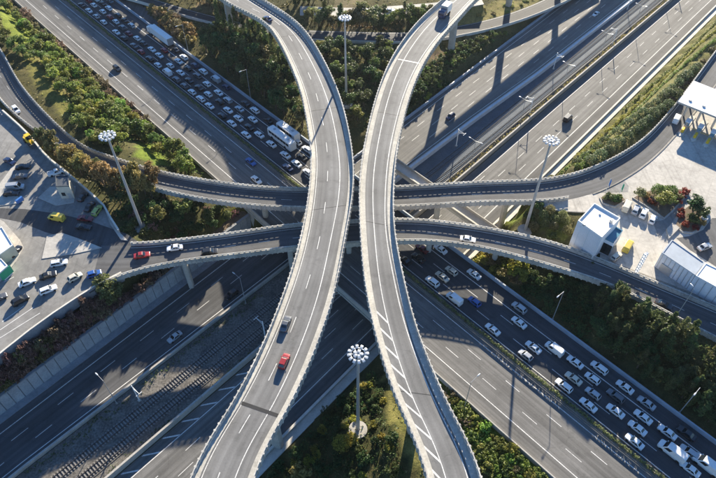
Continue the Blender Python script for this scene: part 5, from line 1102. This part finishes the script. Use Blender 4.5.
def path_wall(px, z, label, hgt=1.15, base=-2.2, th=.35, mat='concrete', name='parapet_wall', seg=6.):
    w = resample([P(x, y, z) for x, y in px], 60); ln = np.linalg.norm(np.diff(w, axis=0), axis=1).sum(); n = max(2, int(ln/seg))+1; w = resample(w[::4] if len(w) > 8 else w, n)
    r = tag(empty(name), label, 'wall'); t = np.gradient(w, axis=0); t /= np.linalg.norm(t, axis=1)[:, None]; nn = np.stack([-t[:, 1], t[:, 0]], 1)*th/2
    for i in range(n-1):
        a, b = w[i], w[i+1]; MB().prism([tuple(a-nn[i]), tuple(b-nn[i+1]), tuple(b+nn[i+1]), tuple(a+nn[i])], z+base, z+hgt).build('wall_segment', mat, r)
        MB().prism([tuple(a-nn[i]*1.4), tuple(b-nn[i+1]*1.4), tuple(b+nn[i+1]*1.4), tuple(a+nn[i]*1.4)], z+hgt+.001, z+hgt+.12).build('coping', 'concrete_pale', r)
path_wall([(4, 113), (28, 135), (48, 159), (62, 170), (84, 189), (104, 207), (109, 216), (119, 232), (127, 241)], ZR, 'slanting concrete wall between the left plaza and the autumn trees')
path_wall([(122, 274), (95, 288), (45, 321), (0, 356), (-50, 398)], ZR, 'concrete wall along the lower edge of the left plaza above purple shrubs', .7, -2.6, .3, 'concrete_wall')
pad([(104, 207), (119, 232), (128, 241), (121, 240), (110, 224)], -.2, .22, 'plaza_pale', 'verge', mp)
def building(name, roof_px, h, label, wall='wall_white', roof='roof_white', rim=.45, z=ZR, cat='building', base=-.5, inset=.35):
    r = tag(empty(name), label, cat); w = [P(x, y, z+h) for x, y in roof_px]; c = sum(w)/len(w)
    MB().prism([tuple(q) for q in w], z+base, z+h).build('wall', wall, r)
    rf = MB().prism([tuple(c+(q-c)*(1-inset/np.linalg.norm(q-c))) for q in w], z+h-.1, z+h+.04).build('roof', roof, r); n = len(w)
    for i in range(n):
        a, b = w[i], w[(i+1) % n]; ia, ib = (c+(q-c)*(1-inset/np.linalg.norm(q-c)) for q in (a, b)); MB().prism([tuple(a), tuple(b), tuple(ib), tuple(ia)], z+h+.001, z+h+rim).build('roof_edge', roof, rf)
    return r, w
def on_wall(a, b, u, wd, z0, z1, name, mat, parent, proud=.06):
    """a piece standing proud of the wall from a to b (outside on the right of a to b), centred at fraction u"""
    d = (b-a)/np.linalg.norm(b-a); n_ = np.array([d[1], -d[0]]); c = a+(b-a)*u+n_*proud*.5; h_ = math.atan2(d[1], d[0])
    return MB().box((c[0], c[1], (z0+z1)/2), (wd, proud+.04, z1-z0), h_).build(name, mat, parent)
r, w = building('toll_booth', [(55.5, 176), (68.5, 175.5), (69.5, 186.5), (56, 187)], 4.6, 'square cream booth with a dark flat roof on the left plaza', 'wall_cream', 'metal_dark', .3, cat='booth')
on_wall(w[3], w[2], .3, 1.0, ZR+1.2, ZR+2.4, 'window', 'glass_dark', r); on_wall(w[3], w[2], .72, .9, ZR, ZR+2.1, 'door', 'metal_grey', r)
r, w = building('kiosk', [(-16, 238), (2, 227), (13.5, 245.5), (-3, 257)], 3.6, 'white flat-roofed kiosk cut by the left edge', 'wall_cream', 'roof_white', .25, cat='kiosk')
on_wall(w[2], w[1], .5, 2.2, ZR+1, ZR+2.4, 'window', 'glass_dark', r)
r, w = building('kiosk', [(-8, 264), (1, 258.5), (8, 266), (0, 273)], 3.0, 'small white kiosk with a green front below the larger one', 'wall_white', 'roof_white', .2, cat='kiosk')
on_wall(w[3], w[2], .5, 3.4, ZR+.4, ZR+2.8, 'green_panel', 'green_paint', r); on_wall(w[2], w[1], .5, 2.6, ZR+.4, ZR+2.4, 'green_panel', 'green_paint', r)
p = P(19.5, 200, ZR+.8); o = tag(empty('waste_container', (p[0], p[1], ZR+.13), R(60)), 'blue waste container at the end of the lane divider', 'container'); o.scale = (.75, .75, .8)
loft(MB(), [[(x, -w_, z0_), (x, w_, z0_), (x, w_*1.1, z1), (x, -w_*1.1, z1)] for x, w_, z0_, z1 in ((-1.3, .6, .15, 1.3), (1.3, .6, .15, 1.3))]).build('body', 'blue_paint', o); loft(MB(), [[(x, -.7, 1.32), (x, .7, 1.32), (x, .4, 1.6), (x, -.4, 1.6)] for x in (-1.35, 1.35)]).build('lid', 'blue_paint', o)
for sg in (-1, 1): MB().tube((sg*.9, -.7, .15), (sg*.9, .7, .15), .15, n=8).build('wheel', 'rubber', o)

# ------------------------------------------------------------------ toll plaza, right
structure(MB().prism([tuple(q) for q in plazaR], ZR-.8, ZR-.016).build('pavement', 'plaza_pale'), 'pale paved toll plaza on the right')
structure(pad([(556, 200), (583, 195.5), (622, 178.5), (629, 186), (628, 192), (600, 193), (560, 198.5)], -.02, -.009, 'plaza_concrete', 'road'), 'grey lane leaving the upper ramp beside the right plaza')
structure(pad([(690, 250), (676, 238), (690, 236), (703, 230), (712, 218), (740, 218), (740, 280), (718, 268)], -.02, -.009, 'tarmac_ramp', 'road'), 'dark road between the planted bed and the long shed')
structure(pad([(588, 257), (602, 258), (660, 280), (700, 296), (716, 303), (716, 306.5), (675, 289.3), (634, 272.4)], -.02, -.010, 'concrete_dirty', 'path'), 'grey strip between the lower ramp and the long shed')
kk = structure(MB().prism([tuple(q) for q in np.vstack([R1.at(1, .1)[idx(R1, R1.near(P(585, 190, ZR))):], R1.at(1, .45)[idx(R1, R1.near(P(585, 190, ZR))):][::-1]])], ZR-.3, ZR+.14).build('kerb', 'concrete_dirty'), 'thin kerb between the upper ramp and the right plaza')
r, w = building('office_building', [(594, 204), (620, 219), (601.5, 238.5), (577.6, 221.5)], 8.2, 'white flat-roofed building on the right plaza beside the lower ramp', base=-1.5)
A_, B_ = w[3], w[2]
on_wall(A_, B_, .15, .5, ZR+.4, ZR+7.4, 'pilaster', 'wall_white', r, .12)
for u in (.5, .97): on_wall(A_, B_, u, .14, ZR+.4, ZR+8.0, 'downpipe', 'metal_white', r, .14)
rf = [c for c in r.children if c.name.startswith('roof')][0]
for px, d in (((584, 225), (.5, .5, .5)), ((611, 222), (.9, .5, 1.1)), ((600, 214), (.4, .4, .3))):
    q = P(*px, ZR+8.4); MB().box((q[0], q[1], ZR+8.24+d[2]/2), d, .6).build('roof_vent', 'metal_grey', rf)
r2_, w2 = building('glass_wing', [(613.5, 226.5), (622.5, 231.5), (613.5, 243.5), (603.5, 238.6)], 5.0, 'low wing with blue glass roof attached to the white building', roof='glass_blue', base=-1.5)
for u in (.25, .75): on_wall(w2[3], w2[2], u, 1.5, ZR+.3, ZR+3.9, 'window', 'glass_dark', r2_)
for u in (.2, .5, .8): on_wall(w2[2], w2[1], u, 1.2, ZR+.5, ZR+3.0, 'window', 'glass_blue', r2_)
r, w = building('shed', [(671.6, 240), (704.5, 263), (695, 275.5), (661.6, 253)], 5.2, 'long pale shed above the lower ramp at the right', wall='wall_white', roof='barrier_blue', rim=.2, base=-1.5)
A_, B_ = w[3], w[2]; L_ = np.linalg.norm(B_-A_)
for u in np.arange(.06, .98, .125): on_wall(A_, B_, u, .12, ZR+.2, ZR+5.1, 'pilaster', 'metal_grey', r, .08)
on_wall(A_, B_, .30, 3.0, ZR-.3, ZR+2.6, 'loading_door', 'metal_grey', r, .25)
r, w = building('shed', [(704.8, 263.3), (775, 297), (768, 316), (695.3, 275.8)], 5.3, 'white-roofed shed continuing the long pale one at the right edge', rim=.2, base=-1.5)
for u in np.arange(.06, .98, .1): on_wall(w[3], w[2], u, .12, ZR+.2, ZR+5.1, 'pilaster', 'metal_grey', r, .08)
# planted beds
def bed(px, label, plants):
    k = structure(pad(px, -.3, .28, 'plaza_pale', 'planter_kerb'), label); w = [P(x, y, ZR) for x, y in px]; c = sum(w)/len(w)
    MB().prism([tuple(c+(q-c)*(1-.5/np.linalg.norm(q-c))) for q in w], ZR+.2, ZR+.33).build('soil', 'soil', k)
    for x, y, kind, leaf, r_, lab, hz in plants:
        q = P(x, y, ZR); plant(kind, leaf, (q[0], q[1], ZR+.3), r_, lab, 'plants in the right plaza beds', None, hz)
bed([(599, 198), (606, 192.5), (622, 195.5), (626.5, 200.5), (615, 208), (602, 204)], 'small six-sided planter near the white building', [(608, 199, 'bush', 'leaf_olive', 1.5, 'olive bush in the small six-sided planter', 1.), (614, 201, 'bush', 'leaf_dark', 1.6, 'dark bush in the small six-sided planter', 1.), (618, 199, 'bush', 'leaf_green', 1.2, 'green bush at the tip of the small planter', 1.)])
bed([(632, 198), (640, 193), (652, 189.5), (684, 189.5), (689, 193), (672, 213), (664, 219.5), (650, 209.5)], 'large planted bed behind the parked row', [(638, 198, 'broad', 'leaf_olive', 1.7, 'olive round tree at the left end of the large bed', .7), (645, 197, 'bush', 'leaf_autumn', 1.2, 'russet bush at the left end of the large bed', 1.),
     (656, 195, 'ball', 'leaf_green', 1.9, 'clipped green bush left in the long hedge block', 1.), (663, 195, 'ball', 'leaf_green', 1.9, 'clipped green bush in the middle of the hedge block', 1.), (669, 195.5, 'ball', 'leaf_green', 1.8, 'clipped green bush at the right of the hedge block', 1.),
     (650, 203, 'bush', 'leaf_red', 1.1, 'red flowering bush beside the parked cars', .9), (654, 205, 'bush', 'leaf_red', .9, 'smaller red flowering bush beside the parked cars', .8), (660, 206, 'broad', 'leaf_green', 2.6, 'broad green tree in the large bed', .65), (667, 204, 'broad', 'leaf_green', 2.1, 'second green tree in the large bed near the path', .65),
     (677, 199, 'bush', 'leaf_olive', 1.6, 'olive bush near the red flowers by the path', 1.), (682, 196, 'bush', 'leaf_red', 1.3, 'red bush at the top corner of the large bed', .9), (685, 192.5, 'bush', 'leaf_red', 1.2, 'outermost red bush at the top corner of the large bed', .9), (678, 203, 'bush', 'leaf_red', 1.1, 'red bush beside the slanting path', .9)])
bed([(690, 204), (698, 206), (703, 212), (706, 222), (701, 230), (692, 234), (682, 233), (674, 226), (676, 219), (682, 210)], 'rounded planted bed with red flowers', [(692, 211, 'broad', 'leaf_dark', 2.6, 'dark tree at the top of the rounded bed', .7), (698, 218, 'broad', 'leaf_dark', 2.4, 'dark tree in the middle of the rounded bed', .7), (691, 221, 'bush', 'leaf_dark', 1.8, 'dark bush in the heart of the rounded bed', 1.),
     (681, 213, 'bush', 'leaf_red', 1.2, 'red bush at the upper edge of the rounded bed', .9), (679, 217, 'bush', 'leaf_red', 1.2, 'red bush on the path side of the rounded bed', .9), (685, 226, 'bush', 'leaf_red', 1.3, 'red bush low in the rounded bed', .9), (695, 229, 'bush', 'leaf_red', 1.1, 'red bush at the lower right of the rounded bed', .8), (701, 224, 'bush', 'leaf_autumn', 1.2, 'russet bush at the edge of the rounded bed', .8)])
structure(pad([(653, 222), (664, 220), (672, 213.5), (689, 193.8), (692, 196), (680, 211), (672, 222), (668, 228), (659, 238)], -.015, .02, 'plaza_concrete', 'path'), 'slanting footpath between the two planted beds')
p = P(669, 229, ZR); pad([(666, 230), (672, 224), (679, 229), (668, 240)], -.2, .6, 'plaza_pale', 'low_wall', kk)
# flags
for px, mat, lab in (((618, 196.5), 'green_paint', 'green flag hanging from a pole in the small planter'), ((605.5, 192), 'blue_paint', 'blue flag hanging from a pole left of the small planter')):
    q = P(*px, ZR); o = tag(empty('flag', (q[0], q[1], ZR-.01)), lab, 'flag', 'flags on the right plaza'); MB().tube((0, 0, 0), (0, 0, 5.2), .06, .04, 8).build('flagpole', 'metal_white', o)
    f = MB()
    for i in range(6):
        for j in range(3): f.v.append((.04+i*.10, .10*math.sin(i*1.7+j*.5), 5.1-j*1.0-i*.16-(.15*i if j else 0))); f.uv.append((0, 0))
    f.f += [(i*3+j, i*3+j+1, i*3+j+4, i*3+j+3) for i in range(5) for j in range(2)]; f.build('cloth', mat, o)
# lattice mast by the lower ramp
q = PG(635, 275, 14); o = tag(empty('lattice_mast', (q[0], q[1], q[2]), .6), 'white lattice mast beside the lower ramp near the long shed', 'mast')
for sx in (-.55, .55):
    for sy in (-.25, .25): MB().tube((sx, sy, -.2), (sx, sy, 8.5), .07, n=6).build('upright', 'metal_white', o)
for i in range(9): MB().box((0, 0, .5+i*.95), (1.2, .6, .28)).build('rung', 'metal_white', o)
# toll canopy and booths
c_z = 6.2; cp = [P(x, y, ZR+c_z) for x, y in ((694, 80.7), (770, 111), (754, 132), (678, 101.5))]
o = tag(empty('toll_canopy'), 'broad flat pale toll canopy at the upper right edge', 'canopy')
MB().prism([tuple(q) for q in cp], ZR+c_z-.55, ZR+c_z).build('roof', 'plaza_pale', o)
rf = MB().prism([tuple((cp[0]+cp[3])/2+(q-(cp[0]+cp[3])/2)*.995) for q in cp], ZR+c_z+.001, ZR+c_z+.05).build('roof_sheet', 'roof_white', o)
for u in (.12, .3, .5, .7, .9):
    for v in (.35, .75):
        q = cp[0]+(cp[1]-cp[0])*u+(cp[3]-cp[0])*v; MB().box((q[0], q[1], ZR+(c_z-.55)/2), (.5, .5, c_z-.57)).build('column', 'metal_grey', o)
    q = cp[0]+(cp[1]-cp[0])*u+(cp[3]-cp[0])*.8; MB().box((q[0], q[1], ZR+c_z+.25), (.7, .7, .4), .4).build('roof_vent', 'metal_grey', rf)
ax = (cp[1]-cp[0])/np.linalg.norm(cp[1]-cp[0]); ay = (cp[3]-cp[0])/np.linalg.norm(cp[3]-cp[0]); ha = math.atan2(ay[1], ay[0])
for i, u in enumerate((5.5, 9.5, 13.5, 17.5)):
    q = cp[3]+ax*u+ay*1.2
    k = structure(MB().prism([tuple(q-ax*.8-ay*7), tuple(q+ax*.8-ay*7), tuple(q+ax*.8+ay*5), tuple(q+ay*6.2), tuple(q-ax*.8+ay*5)], ZR-.2, ZR+.16).build('kerb_island', 'concrete_pale'), 'narrow kerbed toll island')
    b = tag(empty('toll_booth', (q[0], q[1], ZR+.16), ha), f'toll booth with yellow bumper under the canopy edge, {ordinal(i+1)} from the upper ramp', 'booth', 'toll booths under the canopy')
    MB().box((0, 0, .5), (2.2, 1.3, 1.0)).build('base', 'metal_grey', b); MB().box((0, 0, 1.55), (2.1, 1.2, 1.1)).build('window', 'glass_blue', b); MB().box((0, 0, 2.2), (2.4, 1.5, .2)).build('roof', 'roof_white', b)
    MB().box((3.2, 0, .55), (1.8, .8, 1.1)).build('bumper', 'yellow_paint', b); MB().tube((1.6, .6, 1.0), (1.6, 3.4, 1.05), .06, n=6).build('barrier_arm', 'yellow_paint', b)

# ------------------------------------------------------------------ look-alikes: say which one, counted down the picture
def photo_row(o):
    x, y, z = o.matrix_basis.translation; d = y*CP+(CAMH-z)*SP; return ((CAMH-z)*CP-y*SP)/d
same = {}
for o in bpy.data.objects:
    if o.get('category') in ('tree', 'bush', 'shrub') and o.get('label'): same.setdefault(o['label'], []).append(o)
for lab, os_ in same.items():
    if len(os_) > 1:
        for i, o in enumerate(sorted(os_, key=photo_row)): o['label'] = f'{lab}, {ordinal(i+1)} from the top'

# ------------------------------------------------------------------ air
m = bpy.data.materials.new('air'); m.use_nodes = True; nt = m.node_tree; nt.nodes.clear(); MATS['air'] = m
vo = nt.nodes.new('ShaderNodeVolumePrincipled'); ou = nt.nodes.new('ShaderNodeOutputMaterial'); nt.links.new(vo.outputs[0], ou.inputs['Volume'])
vo.inputs['Color'].default_value = (.80, .88, 1.0, 1); vo.inputs['Density'].default_value = HAZE; vo.inputs['Anisotropy'].default_value = .45
tag(MB().box((0, 250, 68.5), (3040, 3540, 141)).build('haze', 'air'), 'thin pale haze filling the air', kind='stuff')
